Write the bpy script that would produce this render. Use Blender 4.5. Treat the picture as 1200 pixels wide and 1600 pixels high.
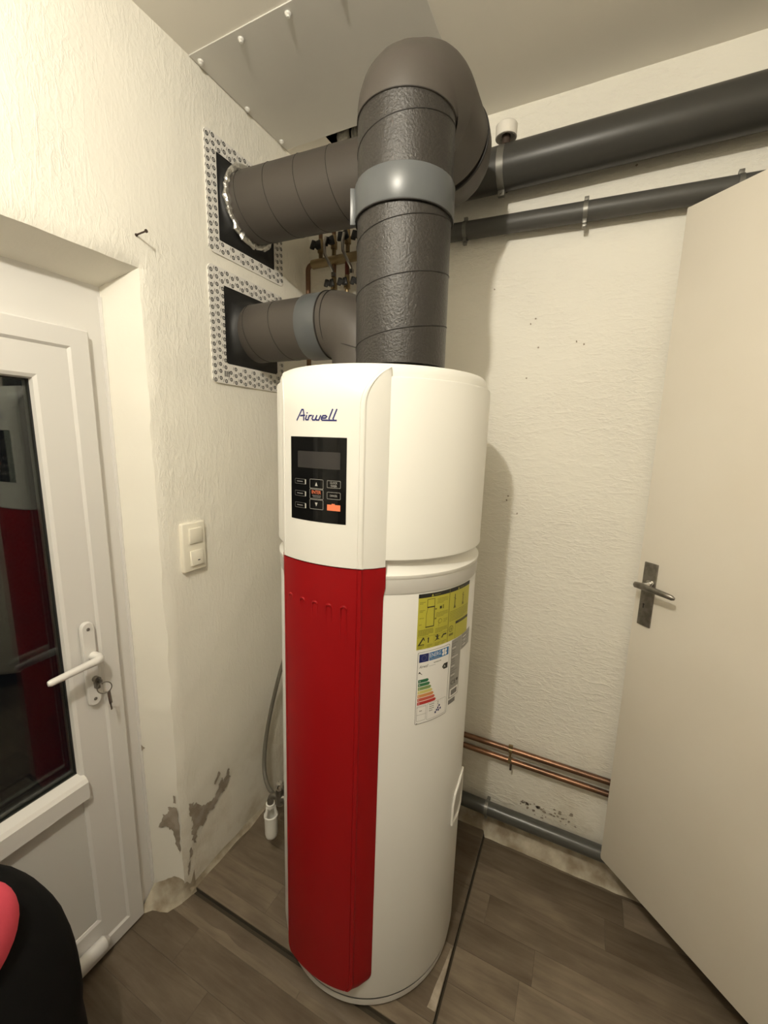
import bpy, bmesh, math, random
from mathutils import Vector, Matrix, noise as mnoise

random.seed(7)
for o in list(bpy.data.objects):
    bpy.data.objects.remove(o, do_unlink=True)
scene = bpy.context.scene
COL = scene.collection

# ------------------------------------------------------------------ camera
H = 1.55
F_PX = 646.28
YAW, PITCH, ROLL = 0.4484003, 0.17517059, 0.02212133
fwd = Vector((-math.sin(YAW) * math.cos(PITCH), math.cos(YAW) * math.cos(PITCH), -math.sin(PITCH)))
rt0 = Vector((math.cos(YAW), math.sin(YAW), 0))
up0 = rt0.cross(fwd)
rt = math.cos(ROLL) * rt0 + math.sin(ROLL) * up0
upv = -math.sin(ROLL) * rt0 + math.cos(ROLL) * up0
cam = bpy.data.cameras.new('camera')
camo = bpy.data.objects.new('camera', cam)
COL.objects.link(camo)
m = Matrix((rt, upv, -fwd)).transposed().to_4x4()
m.translation = Vector((0, 0, H))
camo.matrix_world = m
cam.sensor_fit = 'VERTICAL'
cam.sensor_height = 24.0
cam.sensor_width = 18.0
cam.lens = F_PX / 1600 * 24.0
cam.clip_start = 0.02
scene.camera = camo

# ------------------------------------------------------------------ world, lamp, exposure
world = bpy.data.worlds.new('night')
scene.world = world
world.use_nodes = True
world.node_tree.nodes['Background'].inputs[0].default_value = (0.004, 0.004, 0.005, 1)
world.node_tree.nodes['Background'].inputs[1].default_value = 1.0

LAMP = Vector((-0.255, -0.20, 2.445))
ld = bpy.data.lights.new('ceiling_lamp_light', 'POINT')
ld.energy = 54
ld.color = (1.0, 0.935, 0.80)
ld.shadow_soft_size = 0.024
lo = bpy.data.objects.new('ceiling_lamp_light', ld)
lo.location = LAMP
COL.objects.link(lo)

scene.view_settings.view_transform = 'Standard'
scene.view_settings.look = 'None'
scene.view_settings.gamma = 1.0
scene.view_settings.use_curve_mapping = False
scene.view_settings.exposure = 0.0
try:
    scene.cycles.max_bounces = 16
    scene.cycles.diffuse_bounces = 10
except Exception:
    pass

# ------------------------------------------------------------------ materials
def lin(c):
    c = c / 255.0
    return c / 12.92 if c <= 0.04045 else ((c + 0.055) / 1.055) ** 2.4
def rgb(r, g, b):
    return (lin(r), lin(g), lin(b), 1)

def mat(name, col, rough=0.5, metal=0.0, spec=0.5, bump=None, coat=0.0, vary=None, emit=None):
    """bump: (scale, strength, distance[, stretch xyz]); vary: (col2, scale, lo, hi[, stretch])"""
    m = bpy.data.materials.new(name)
    m.use_nodes = True
    nt = m.node_tree
    b = nt.nodes['Principled BSDF']
    b.inputs['Base Color'].default_value = col
    b.inputs['Roughness'].default_value = rough
    b.inputs['Metallic'].default_value = metal
    b.inputs['Specular IOR Level'].default_value = spec
    b.inputs['Coat Weight'].default_value = coat
    geo = None
    if bump or vary:
        geo = nt.nodes.new('ShaderNodeTexCoord')
    def mapped(st):
        if st is None:
            return geo.outputs['Object']
        mp = nt.nodes.new('ShaderNodeMapping')
        mp.inputs['Scale'].default_value = st
        nt.links.new(geo.outputs['Object'], mp.inputs['Vector'])
        return mp.outputs['Vector']
    if vary:
        n = nt.nodes.new('ShaderNodeTexNoise')
        n.inputs['Scale'].default_value = vary[1]
        n.inputs['Detail'].default_value = 6
        nt.links.new(mapped(vary[4] if len(vary) > 4 else None), n.inputs['Vector'])
        r = nt.nodes.new('ShaderNodeMapRange')
        r.inputs['From Min'].default_value = vary[2]
        r.inputs['From Max'].default_value = vary[3]
        nt.links.new(n.outputs['Fac'], r.inputs['Value'])
        mx = nt.nodes.new('ShaderNodeMix')
        mx.data_type = 'RGBA'
        mx.inputs['A'].default_value = col
        mx.inputs['B'].default_value = vary[0]
        nt.links.new(r.outputs['Result'], mx.inputs['Factor'])
        nt.links.new(mx.outputs['Result'], b.inputs['Base Color'])
    if bump:
        n = nt.nodes.new('ShaderNodeTexNoise')
        n.inputs['Scale'].default_value = bump[0]
        n.inputs['Detail'].default_value = 5
        n.inputs['Roughness'].default_value = 0.6
        nt.links.new(mapped(bump[3] if len(bump) > 3 else None), n.inputs['Vector'])
        bp = nt.nodes.new('ShaderNodeBump')
        bp.inputs['Strength'].default_value = bump[1]
        bp.inputs['Distance'].default_value = bump[2]
        nt.links.new(n.outputs['Fac'], bp.inputs['Height'])
        nt.links.new(bp.outputs['Normal'], b.inputs['Normal'])
    if emit:
        b.inputs['Emission Color'].default_value = emit[0]
        b.inputs['Emission Strength'].default_value = emit[1]
    return m

def plaster(name, base, dirty, strength, streak, ridges):
    """old painted plaster: layered relief, patches of rough trowel marks, damp dirt"""
    m = bpy.data.materials.new(name)
    m.use_nodes = True
    nt = m.node_tree
    N, L = nt.nodes, nt.links
    b = N['Principled BSDF']
    b.inputs['Roughness'].default_value = 0.62
    b.inputs['Specular IOR Level'].default_value = 0.35
    tc = N.new('ShaderNodeTexCoord')
    def noise(scale, detail, st=None, rough=0.55, dist=0.0):
        n = N.new('ShaderNodeTexNoise')
        n.inputs['Scale'].default_value = scale
        n.inputs['Detail'].default_value = detail
        n.inputs['Roughness'].default_value = rough
        n.inputs['Distortion'].default_value = dist
        if st:
            mp = N.new('ShaderNodeMapping')
            mp.inputs['Scale'].default_value = st
            L.new(tc.outputs['Object'], mp.inputs['Vector'])
            L.new(mp.outputs['Vector'], n.inputs['Vector'])
        else:
            L.new(tc.outputs['Object'], n.inputs['Vector'])
        return n.outputs['Fac']
    def rng(v, a, bb, c=0, d=1):
        r = N.new('ShaderNodeMapRange')
        for k, x in zip(('From Min', 'From Max', 'To Min', 'To Max'), (a, bb, c, d)):
            r.inputs[k].default_value = x
        L.new(v, r.inputs['Value'])
        return r.outputs['Result']
    def math_(op, a, bb):
        k = N.new('ShaderNodeMath')
        k.operation = op
        for i, x in enumerate((a, bb)):
            if isinstance(x, (int, float)):
                k.inputs[i].default_value = x
            else:
                L.new(x, k.inputs[i])
        return k.outputs[0]
    patch = rng(noise(2.3, 3), 0.40, 0.62, 0.15, 1)
    fine = noise(70, 6, streak, 0.6, 0.6)
    fine = rng(fine, 0.42, 0.75)
    mid = noise(17, 4, streak, 0.5, 0.8)
    rid = rng(noise(26, 3, ridges, 0.5, 1.2), 0.52, 0.66)
    h = math_('ADD', math_('MULTIPLY', fine, math_('MULTIPLY', patch, 0.8)), math_('MULTIPLY', mid, 0.9))
    h = math_('ADD', h, math_('MULTIPLY', rid, math_('MULTIPLY', patch, 0.7)))
    bp = N.new('ShaderNodeBump')
    bp.inputs['Strength'].default_value = strength
    bp.inputs['Distance'].default_value = 0.006
    L.new(h, bp.inputs['Height'])
    L.new(bp.outputs['Normal'], b.inputs['Normal'])
    mx = N.new('ShaderNodeMix')
    mx.data_type = 'RGBA'
    mx.inputs['A'].default_value = base
    mx.inputs['B'].default_value = dirty
    sep = N.new('ShaderNodeSeparateXYZ')
    L.new(tc.outputs['Object'], sep.inputs[0])
    low = rng(math_('ADD', sep.outputs['Z'], math_('MULTIPLY', noise(3.5, 5), 0.5)), 0.75, 0.25)
    spots = rng(noise(9, 6), 0.45, 0.75)
    L.new(math_('MULTIPLY', low, math_('ADD', math_('MULTIPLY', spots, 0.75), 0.2)), mx.inputs['Factor'])
    L.new(mx.outputs['Result'], b.inputs['Base Color'])
    return m

CREAM = (0.81, 0.785, 0.71, 1)
M = {}
M['wall_left'] = plaster('painted_plaster_rough', CREAM, (0.44, 0.37, 0.26, 1), 0.27, (1, 1, 0.7), (1, 2.6, 0.6))
M['wall_back'] = plaster('painted_plaster_smooth', CREAM, (0.50, 0.43, 0.31, 1), 0.42, (0.7, 1, 1.3), (0.7, 1, 2.6))
M['reveal'] = mat('painted_reveal', CREAM, 0.5, bump=(24, 0.25, 0.004), spec=0.35)
M['ceiling'] = mat('ceiling_paint', (0.83, 0.80, 0.735, 1), 0.8, spec=0.2, bump=(6, 0.05, 0.01))
M['mortar'] = mat('mortar', (0.47, 0.42, 0.33, 1), 0.85, bump=(40, 0.7, 0.005), vary=((0.24, 0.195, 0.135, 1), 13, 0.38, 0.62))
M['bare'] = mat('bare_render', (0.25, 0.21, 0.16, 1), 0.9, bump=(60, 0.6, 0.003), vary=((0.36, 0.31, 0.25, 1), 25, 0.4, 0.6))
M['sheet'] = mat('galvanised_sheet', (0.72, 0.705, 0.67, 1), 0.55, 0.1, vary=((0.67, 0.655, 0.62, 1), 2.5, 0.4, 0.6))
M['screw'] = mat('bright_screw', (0.85, 0.84, 0.80, 1), 0.3, 0.3)
M['epp'] = mat('foam_duct', rgb(45, 42, 39), 0.33, spec=0.45, bump=(185, 0.7, 0.0024))
M['epp_smooth'] = mat('foam_elbow', rgb(72, 67, 62), 0.5, spec=0.4, bump=(30, 0.12, 0.003))
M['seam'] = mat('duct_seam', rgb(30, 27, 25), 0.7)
M['coupling'] = mat('coupling_plastic', rgb(82, 85, 87), 0.36, spec=0.5)
M['pvc'] = mat('grey_pvc', rgb(64, 63, 60), 0.36, spec=0.3)
M['pvc_low'] = mat('grey_pvc_scuffed', rgb(74, 74, 70), 0.30, spec=0.45)
M['pvc_old'] = mat('grey_pvc_dusty', rgb(76, 75, 72), 0.45, spec=0.4)
M['clip'] = mat('galvanised_clip', rgb(120, 118, 112), 0.4, 0.55)
M['copper'] = mat('copper', (0.32, 0.17, 0.10, 1), 0.38, 0.8, vary=((0.15, 0.085, 0.055, 1), 12, 0.40, 0.60, (0.4, 1, 1)))
M['brass'] = mat('brass', (0.30, 0.225, 0.12, 1), 0.42, 0.75)
M['old_copper'] = mat('tarnished_copper', (0.19, 0.105, 0.06, 1), 0.5, 0.6)
M['black'] = mat('black_plastic', (0.014, 0.013, 0.012, 1), 0.45)
M['membrane'] = mat('rubber_membrane', (0.010, 0.010, 0.010, 1), 0.55, bump=(9, 0.2, 0.004))
M['tape'] = mat('white_fleece_tape', (0.74, 0.72, 0.68, 1), 0.7, bump=(160, 0.2, 0.001))
M['ink'] = mat('black_ink', (0.02, 0.02, 0.02, 1), 0.6)
M['bounce_cut'] = mat('bounce_cut_brown', (0.10, 0.082, 0.062, 1), 0.8)  # dark brown added to the unseen lower walls to cut bounce light
M['foil'] = mat('aluminium_foil', (0.80, 0.79, 0.76, 1), 0.28, 1.0, bump=(55, 0.9, 0.006))
M['enamel'] = mat('white_enamel', (0.66, 0.65, 0.62, 1), 0.32, spec=0.5)
M['abs'] = mat('white_plastic', (0.735, 0.725, 0.68, 1), 0.38, spec=0.5)
M['band'] = mat('pale_grey_band', (0.50, 0.485, 0.455, 1), 0.45)
M['red'] = mat('red_plastic', (0.255, 0.004, 0.006, 1), 0.42, spec=0.22)
M['gloss_black'] = mat('gloss_black', (0.005, 0.005, 0.005, 1), 0.10, spec=0.2)
M['lcd'] = mat('lcd_grey', (0.034, 0.032, 0.031, 1), 0.16, spec=0.25)
M['print_white'] = mat('print_white', (0.42, 0.41, 0.38, 1), 0.4)
M['print_orange'] = mat('print_orange', (0.80, 0.20, 0.09, 1), 0.4)
M['logo'] = mat('logo_blue', (0.010, 0.012, 0.12, 1), 0.4)
M['yellow'] = mat('label_yellow', (0.45, 0.42, 0.045, 1), 0.45)
M['label_white'] = mat('label_white', (0.80, 0.79, 0.77, 1), 0.4)
M['label_grey'] = mat('label_silver', (0.33, 0.325, 0.31, 1), 0.35, 0.4)
M['label_mid'] = mat('label_midgrey', (0.18, 0.175, 0.17, 1), 0.45)
M['label_dark'] = mat('label_dark', (0.015, 0.014, 0.012, 1), 0.5)
M['label_olive'] = mat('label_olive', (0.16, 0.15, 0.02, 1), 0.5)
M['eu_blue'] = mat('eu_blue', (0.012, 0.02, 0.12, 1), 0.4)
M['energy_blue'] = mat('energy_blue', (0.02, 0.15, 0.38, 1), 0.4)
for i, c in enumerate([(0.01, 0.12, 0.05), (0.03, 0.16, 0.06), (0.20, 0.30, 0.10), (0.62, 0.56, 0.18), (0.60, 0.27, 0.09), (0.52, 0.10, 0.06), (0.45, 0.025, 0.025)]):
    M['cls%d' % i] = mat('energy_class_%d' % i, c + (1,), 0.4)
M['upvc'] = mat('white_upvc', (0.68, 0.665, 0.64, 1), 0.3, spec=0.5)
M['upvc_panel'] = mat('white_upvc_panel', (0.60, 0.59, 0.56, 1), 0.35)
M['gasket'] = mat('gasket', (0.02, 0.02, 0.02, 1), 0.6)
M['door_paint'] = mat('door_paint', (0.73, 0.685, 0.60, 1), 0.42, spec=0.4, vary=((0.70, 0.65, 0.56, 1), 2, 0.4, 0.6), bump=(5, 0.03, 0.01))
M['nickel'] = mat('worn_nickel', (0.30, 0.28, 0.25, 1), 0.36, 0.9, vary=((0.20, 0.185, 0.16, 1), 40, 0.4, 0.6))
M['chrome'] = mat('chrome', (0.75, 0.74, 0.72, 1), 0.12, 1.0)
M['steel'] = mat('steel_key', (0.35, 0.33, 0.30, 1), 0.3, 1.0)
M['rust'] = mat('rusty_iron', (0.06, 0.04, 0.03, 1), 0.7, 0.3)
M['switch'] = mat('switch_white', (0.80, 0.765, 0.66, 1), 0.35)
M['hose'] = mat('grey_hose', rgb(96, 92, 82), 0.45)
M['cap_white'] = mat('cap_white', (0.74, 0.71, 0.65, 1), 0.4)
M['plastered_pipe'] = mat('plaster_crust', (0.72, 0.69, 0.62, 1), 0.7, bump=(45, 1.0, 0.006))
M['blue_pipe'] = mat('blue_pipe', (0.02, 0.022, 0.09, 1), 0.45)
M['red_pipe'] = mat('red_pipe', (0.10, 0.018, 0.008, 1), 0.45)
M['dark_void'] = mat('rough_dark_void', (0.05, 0.04, 0.03, 1), 0.95, bump=(20, 0.5, 0.01))
M['fabric'] = mat('black_fabric', (0.006, 0.006, 0.006, 1), 0.9, spec=0.15, bump=(220, 0.3, 0.001))
M['pink'] = mat('pink_fabric', (0.80, 0.10, 0.15, 1), 0.75, spec=0.2, bump=(220, 0.3, 0.001))
M['subfloor'] = mat('subfloor', (0.045, 0.035, 0.022, 1), 0.9)

def glass_mat():
    m = bpy.data.materials.new('window_glass')
    m.use_nodes = True
    nt = m.node_tree
    b = nt.nodes['Principled BSDF']
    b.inputs['Base Color'].default_value = (0.75, 0.8, 0.77, 1)
    b.inputs['Roughness'].default_value = 0.0
    b.inputs['Transmission Weight'].default_value = 1.0
    b.inputs['IOR'].default_value = 1.5
    return m
M['glass'] = glass_mat()

def plank_mat():
    m = bpy.data.materials.new('vinyl_plank')
    m.use_nodes = True
    nt = m.node_tree
    N, L = nt.nodes, nt.links
    b = N['Principled BSDF']
    b.inputs['Roughness'].default_value = 0.48
    b.inputs['Specular IOR Level'].default_value = 0.35
    g = N.new('ShaderNodeNewGeometry')
    oi = N.new('ShaderNodeObjectInfo')
    ml = N.new('ShaderNodeMath'); ml.operation = 'MULTIPLY'; ml.inputs[1].default_value = 9.0
    L.new(oi.outputs['Random'], ml.inputs[0])
    cmb = N.new('ShaderNodeCombineXYZ')
    for k in range(3):
        L.new(ml.outputs[0], cmb.inputs[k])
    ad = N.new('ShaderNodeVectorMath'); ad.operation = 'ADD'
    L.new(g.outputs['Position'], ad.inputs[0]); L.new(cmb.outputs[0], ad.inputs[1])
    mp = N.new('ShaderNodeMapping'); mp.inputs['Scale'].default_value = (1.0, 9.0, 1.0)
    L.new(ad.outputs[0], mp.inputs['Vector'])
    n1 = N.new('ShaderNodeTexNoise'); n1.inputs['Scale'].default_value = 5; n1.inputs['Detail'].default_value = 8
    n1.inputs['Roughness'].default_value = 0.65; n1.inputs['Distortion'].default_value = 0.6
    L.new(mp.outputs[0], n1.inputs['Vector'])
    mp2 = N.new('ShaderNodeMapping'); mp2.inputs['Scale'].default_value = (1.0, 2.0, 1.0)
    L.new(ad.outputs[0], mp2.inputs['Vector'])
    n2 = N.new('ShaderNodeTexNoise'); n2.inputs['Scale'].default_value = 6; n2.inputs['Detail'].default_value = 4
    L.new(mp2.outputs[0], n2.inputs['Vector'])
    mix = N.new('ShaderNodeMath'); mix.operation = 'ADD'
    h1 = N.new('ShaderNodeMath'); h1.operation = 'MULTIPLY'; h1.inputs[1].default_value = 0.5
    L.new(n1.outputs['Fac'], h1.inputs[0])
    h2 = N.new('ShaderNodeMath'); h2.operation = 'MULTIPLY'; h2.inputs[1].default_value = 0.5
    L.new(n2.outputs['Fac'], h2.inputs[0])
    L.new(h1.outputs[0], mix.inputs[0]); L.new(h2.outputs[0], mix.inputs[1])
    sh = N.new('ShaderNodeMapRange')
    sh.inputs['To Min'].default_value = -0.11; sh.inputs['To Max'].default_value = 0.11
    L.new(oi.outputs['Random'], sh.inputs['Value'])
    tot = N.new('ShaderNodeMath'); tot.operation = 'ADD'
    L.new(mix.outputs[0], tot.inputs[0]); L.new(sh.outputs['Result'], tot.inputs[1])
    cr = N.new('ShaderNodeValToRGB')
    e = cr.color_ramp.elements
    e[0].position = 0.28; e[0].color = (0.085, 0.063, 0.042, 1)
    e[1].position = 0.74; e[1].color = (0.22, 0.176, 0.127, 1)
    k = cr.color_ramp.elements.new(0.5); k.color = (0.135, 0.105, 0.074, 1)
    L.new(tot.outputs[0], cr.inputs[0])
    L.new(cr.outputs[0], b.inputs['Base Color'])
    bp = N.new('ShaderNodeBump'); bp.inputs['Strength'].default_value = 0.15; bp.inputs['Distance'].default_value = 0.002
    L.new(n1.outputs['Fac'], bp.inputs['Height']); L.new(bp.outputs[0], b.inputs['Normal'])
    return m
M['plank'] = plank_mat()

# ------------------------------------------------------------------ mesh helpers
class MB:
    def __init__(s):
        s.v, s.f, s.m = [], [], []
    def add(s, vs, fs, mi=0):
        o = len(s.v)
        s.v += [tuple(v) for v in vs]
        s.f += [tuple(i + o for i in f) for f in fs]
        s.m += [mi] * len(fs)
        return s
    def quad(s, a, b, c, d, mi=0):
        return s.add([a, b, c, d], [(0, 1, 2, 3)], mi)
    def box(s, x0, x1, y0, y1, z0, z1, mi=0):
        v = [(x, y, z) for z in (z0, z1) for y in (y0, y1) for x in (x0, x1)]
        return s.add(v, [(0, 2, 3, 1), (4, 5, 7, 6), (0, 1, 5, 4), (1, 3, 7, 5), (3, 2, 6, 7), (2, 0, 4, 6)], mi)
    def rbox(s, c, h, bev=0.002, rot=None, seg=2, mi=0, taper=None):
        bm = bmesh.new()
        bmesh.ops.create_cube(bm, size=2)
        for v in bm.verts:
            v.co = Vector((v.co.x * h[0], v.co.y * h[1], v.co.z * h[2]))
            if taper:
                v.co = Vector(taper(v.co))
        if bev:
            bmesh.ops.bevel(bm, geom=list(bm.edges), offset=bev, segments=seg, affect='EDGES', profile=0.5)
        R = rot or Matrix.Identity(3)
        c = Vector(c)
        bm.verts.ensure_lookup_table()
        for i, v in enumerate(bm.verts):
            v.index = i
        s.add([c + R @ v.co for v in bm.verts], [[v.index for v in f.verts] for f in bm.faces], mi)
        bm.free()
        return s
    def sweep(s, pts, r, n=14, caps=True, mi=0, closed=False, squash=None, up=None):
        P = [Vector(p) for p in pts]
        K = len(P)
        rs = r if isinstance(r, (list, tuple)) else [r] * K
        T = []
        for i in range(K):
            if closed:
                t = P[(i + 1) % K] - P[i - 1]
            else:
                t = P[min(i + 1, K - 1)] - P[max(i - 1, 0)]
            T.append(t.normalized())
        a = Vector(up) if up else (Vector((0, 0, 1)) if abs(T[0].z) < 0.9 else Vector((1, 0, 0)))
        u = (a - T[0] * a.dot(T[0])).normalized()
        vs, fs = [], []
        for i in range(K):
            if i:
                q = T[i - 1].rotation_difference(T[i])
                u = q @ u
            u = (u - T[i] * u.dot(T[i])).normalized()
            w = T[i].cross(u)
            for j in range(n):
                t = 2 * math.pi * j / n
                k1, k2 = squash if squash else (1, 1)
                vs.append(P[i] + rs[i] * (k1 * math.cos(t) * u + k2 * math.sin(t) * w))
        for i in range(K if closed else K - 1):
            for j in range(n):
                A, B = i * n, ((i + 1) % K) * n
                fs.append((A + j, A + (j + 1) % n, B + (j + 1) % n, B + j))
        if caps and not closed:
            fs.append(tuple(range(n - 1, -1, -1)))
            fs.append(tuple((K - 1) * n + j for j in range(n)))
        return s.add(vs, fs, mi)
    def lathe(s, prof, n=64, c=(0, 0, 0), axis='Z', mi=0, caps=False):
        vs, fs = [], []
        c = Vector(c)
        for r, z in prof:
            for j in range(n):
                t = 2 * math.pi * j / n
                p = (r * math.cos(t), r * math.sin(t), z)
                if axis == 'Y':
                    p = (p[0], p[2], -p[1])
                if axis == 'X':
                    p = (p[2], p[0], p[1])
                vs.append(c + Vector(p))
        for i in range(len(prof) - 1):
            for j in range(n):
                fs.append((i * n + j, i * n + (j + 1) % n, (i + 1) * n + (j + 1) % n, (i + 1) * n + j))
        if caps:
            fs.append(tuple(range(n - 1, -1, -1)))
            fs.append(tuple((len(prof) - 1) * n + j for j in range(n)))
        return s.add(vs, fs, mi)
    def build(s, name, mats, parent=None, smooth=35):
        me = bpy.data.meshes.new(name)
        me.from_pydata(s.v, [], s.f)
        if not isinstance(mats, (list, tuple)):
            mats = [mats]
        for k in mats:
            me.materials.append(M[k] if isinstance(k, str) else k)
        for p, i in zip(me.polygons, s.m):
            p.material_index = i
        bm = bmesh.new()
        bm.from_mesh(me)
        bmesh.ops.recalc_face_normals(bm, faces=bm.faces)
        bm.to_mesh(me)
        bm.free()
        if smooth:
            for p in me.polygons:
                p.use_smooth = True
            me.set_sharp_from_angle(angle=math.radians(smooth))
        o = bpy.data.objects.new(name, me)
        COL.objects.link(o)
        if parent:
            o.parent = parent
        return o

def tag(o, label=None, cat=None, group=None, kind=None):
    if label: o['label'] = label
    if cat: o['category'] = cat
    if group: o['group'] = group
    if kind: o['kind'] = kind
    return o
def empty(name, loc=(0, 0, 0), **k):
    o = bpy.data.objects.new(name, None)
    o.location = loc
    o.empty_display_size = 0.05
    COL.objects.link(o)
    return tag(o, **k)
def put(o, root):
    """parent to an empty that stands away from the origin, geometry given in world coordinates"""
    o.parent = root
    o.matrix_parent_inverse = Matrix.Translation(-root.location)
    return o
def part(mb, name, mats, root, smooth=35, label=None):
    o = mb.build(name, mats, None, smooth)
    put(o, root)
    if label: o['label'] = label
    return o
def sub(mb, name, mats, par, smooth=35, label=None):
    o = mb.build(name, mats, None, smooth)
    o.parent = par
    if par.parent is not None and par.matrix_parent_inverse != Matrix.Identity(4):
        o.matrix_parent_inverse = Matrix.Identity(4)
    if label: o['label'] = label
    return o
def arc(c, a, b, r, t0, t1, n=12):
    """points on an arc: c + r*(cos t * a + sin t * b)"""
    c, a, b = Vector(c), Vector(a), Vector(b)
    return [c + r * (math.cos(t0 + (t1 - t0) * i / n) * a + math.sin(t0 + (t1 - t0) * i / n) * b) for i in range(n + 1)]

X0, YB, ZC, XR, YF = -1.085, 1.5035, 2.573, 0.82, -1.75
XD = -1.165      # inner face of the glazed door leaf
FZ = -0.014      # level of the front floor; the heater stands on a low platform at 0
PY, PX = 0.800, -0.226

# ------------------------------------------------------------------ setting: walls
def grid(mb, fn, nu, nv, mi=0):
    vs = [fn(i / nu, j / nv) for j in range(nv + 1) for i in range(nu + 1)]
    fs = [(j * (nu + 1) + i, j * (nu + 1) + i + 1, (j + 1) * (nu + 1) + i + 1, (j + 1) * (nu + 1) + i) for j in range(nv) for i in range(nu)]
    return mb.add(vs, fs, mi)
def wob(p, s=6.0, a=0.002):
    return a * (mnoise.noise(Vector(p) * s) + 0.5 * mnoise.noise(Vector(p) * s * 3.1))

JY, JY2, LZ, LZ2, XF = 0.767, 0.722, 1.972, 1.920, -1.205   # jamb corner, jamb at frame, lintel edge, lintel at frame, frame plane
DY0 = -0.235                                              # other jamb, outside the picture
def jedge(z):      # worn vertical corner of the jamb
    return (X0 - 0.005 + wob((0, JY, z), 9, 0.004), JY + wob((4, 2, z), 8, 0.006), z)
def ledge(y):      # worn edge of the lintel
    if y > JY - 1e-6: return jedge(LZ)
    return (X0 - 0.005 + wob((1, y, 7), 9, 0.004), y, LZ + wob((1, y, 0), 6, 0.0035))
wl = MB()
def lw(y0, y1, z0, z1, ny, nz):
    def fn(u, v):
        y, z = y0 + (y1 - y0) * u, z0 + (z1 - z0) * v
        if abs(y - JY) < 1e-6 and z <= LZ + 1e-6: return jedge(z)
        if abs(z - LZ) < 1e-6 and DY0 - 1e-6 <= y <= JY: return ledge(y)
        return (X0 + wob((0, y, z), 5, 0.0025), y, z)
    grid(wl, fn, ny, nz)
lw(JY, YB, -0.06, LZ, 40, 110)
lw(JY, YB, LZ, ZC + 0.01, 40, 34)
lw(DY0, JY, LZ, ZC + 0.01, 40, 34)
lw(YF, DY0, -0.06, LZ, 6, 8)
lw(YF, DY0, LZ, ZC + 0.01, 6, 4)
wall_left = wl.build('wall_left', 'wall_left', smooth=60)
tag(wall_left, 'rough cream plastered wall with the glazed door recess', kind='structure')
# splayed reveal: jamb and lintel
rv = MB()
def jambf(u, v):
    z = -0.06 + (LZ + 0.06) * v
    e = jedge(z)
    x = e[0] + (XF - e[0]) * u
    y = e[1] + (JY2 - e[1]) * min(1, u * 1.1) + (wob((x, 0, z), 7, 0.002) if 0 < u < 1 else 0)
    return (x, y, z + (LZ2 - LZ) * u * v ** 30)
grid(rv, jambf, 8, 110)
def lintf(u, v):
    y = DY0 + (JY - DY0) * v
    e = ledge(y)
    yy = y if v < 1 else e[1] + (JY2 - e[1]) * min(1, u * 1.1)
    return (e[0] + (XF - e[0]) * u, min(y, yy) if v < 1 else yy, e[2] + (LZ2 - e[2]) * u + (wob((u, y, 3), 6, 0.003) if 0 < u < 1 and v < 1 else 0))
grid(rv, lintf, 8, 40)
rv.quad((X0, DY0, -0.06), (XF, DY0, -0.06), (XF, DY0, LZ), (X0, DY0, LZ))
reveal = rv.build('trim_1', 'reveal', smooth=50)
tag(reveal, 'smooth cream painted reveal around the glazed door', kind='structure')

wb = MB()
grid(wb, lambda u, v: (X0 - 0.01 + (XR + 0.02 - X0) * u, YB + wob((X0 + (XR - X0) * u, 0, 2.6 * v), 4, 0.002), -0.06 + (ZC + 0.07) * v), 60, 80)
wall_back = wb.build('wall_back', 'wall_back', smooth=60)
tag(wall_back, 'cream plastered back wall carrying grey and copper pipes', kind='structure')

# right wall with doorway (the open door hangs here)
HX, HY = 0.787, 0.858
wr = MB()
DW0, DW1, DWB, DWT = 0.025, 0.870, 0.12, 2.175
BOUNCE_CUT_Z = 1.15  # top of the added dark band on the unseen walls
for a, b, mi in ((-0.06, BOUNCE_CUT_Z, 1), (BOUNCE_CUT_Z, ZC + 0.02, 0)):
    wr.box(XR, XR + 0.12, DW1, YB + 0.02, a, b, mi)
    wr.box(XR, XR + 0.12, YF, DW0, a, b, mi)
wr.box(XR, XR + 0.12, DW0, DW1, DWT, ZC + 0.02)
wr.box(XR, XR + 0.12, DW0, DW1, -0.06, DWB, 1)
wall_right = wr.build('wall_right', ['wall_back', 'bounce_cut'], smooth=None)
tag(wall_right, 'cream wall with the doorway, lower part made dark brown to cut bounce light', kind='structure')
wf = MB().box(X0 - 0.2, XR + 0.2, YF - 0.1, YF, -0.06, BOUNCE_CUT_Z, 1).box(X0 - 0.2, XR + 0.2, YF - 0.1, YF, BOUNCE_CUT_Z, ZC + 0.02, 0)
tag(wf.build('wall_front', ['wall_back', 'bounce_cut'], smooth=None), 'unseen cream wall behind the viewer, lower part made dark brown to cut bounce light', kind='structure')
# hallway behind the doorway
hw = MB()
hw.box(XR + 1.2, XR + 1.3, -0.8, 1.8, 0.0, ZC)
hw.box(XR + 0.12, XR + 1.2, -0.8, 1.8, 0.06, DWB)
hw.box(XR + 0.12, XR + 1.2, -0.8, 1.8, ZC, ZC + 0.05)
tag(hw.build('wall_hallway', 'ceiling', smooth=None), 'plain hallway walls seen only through the doorway', kind='structure')

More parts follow.
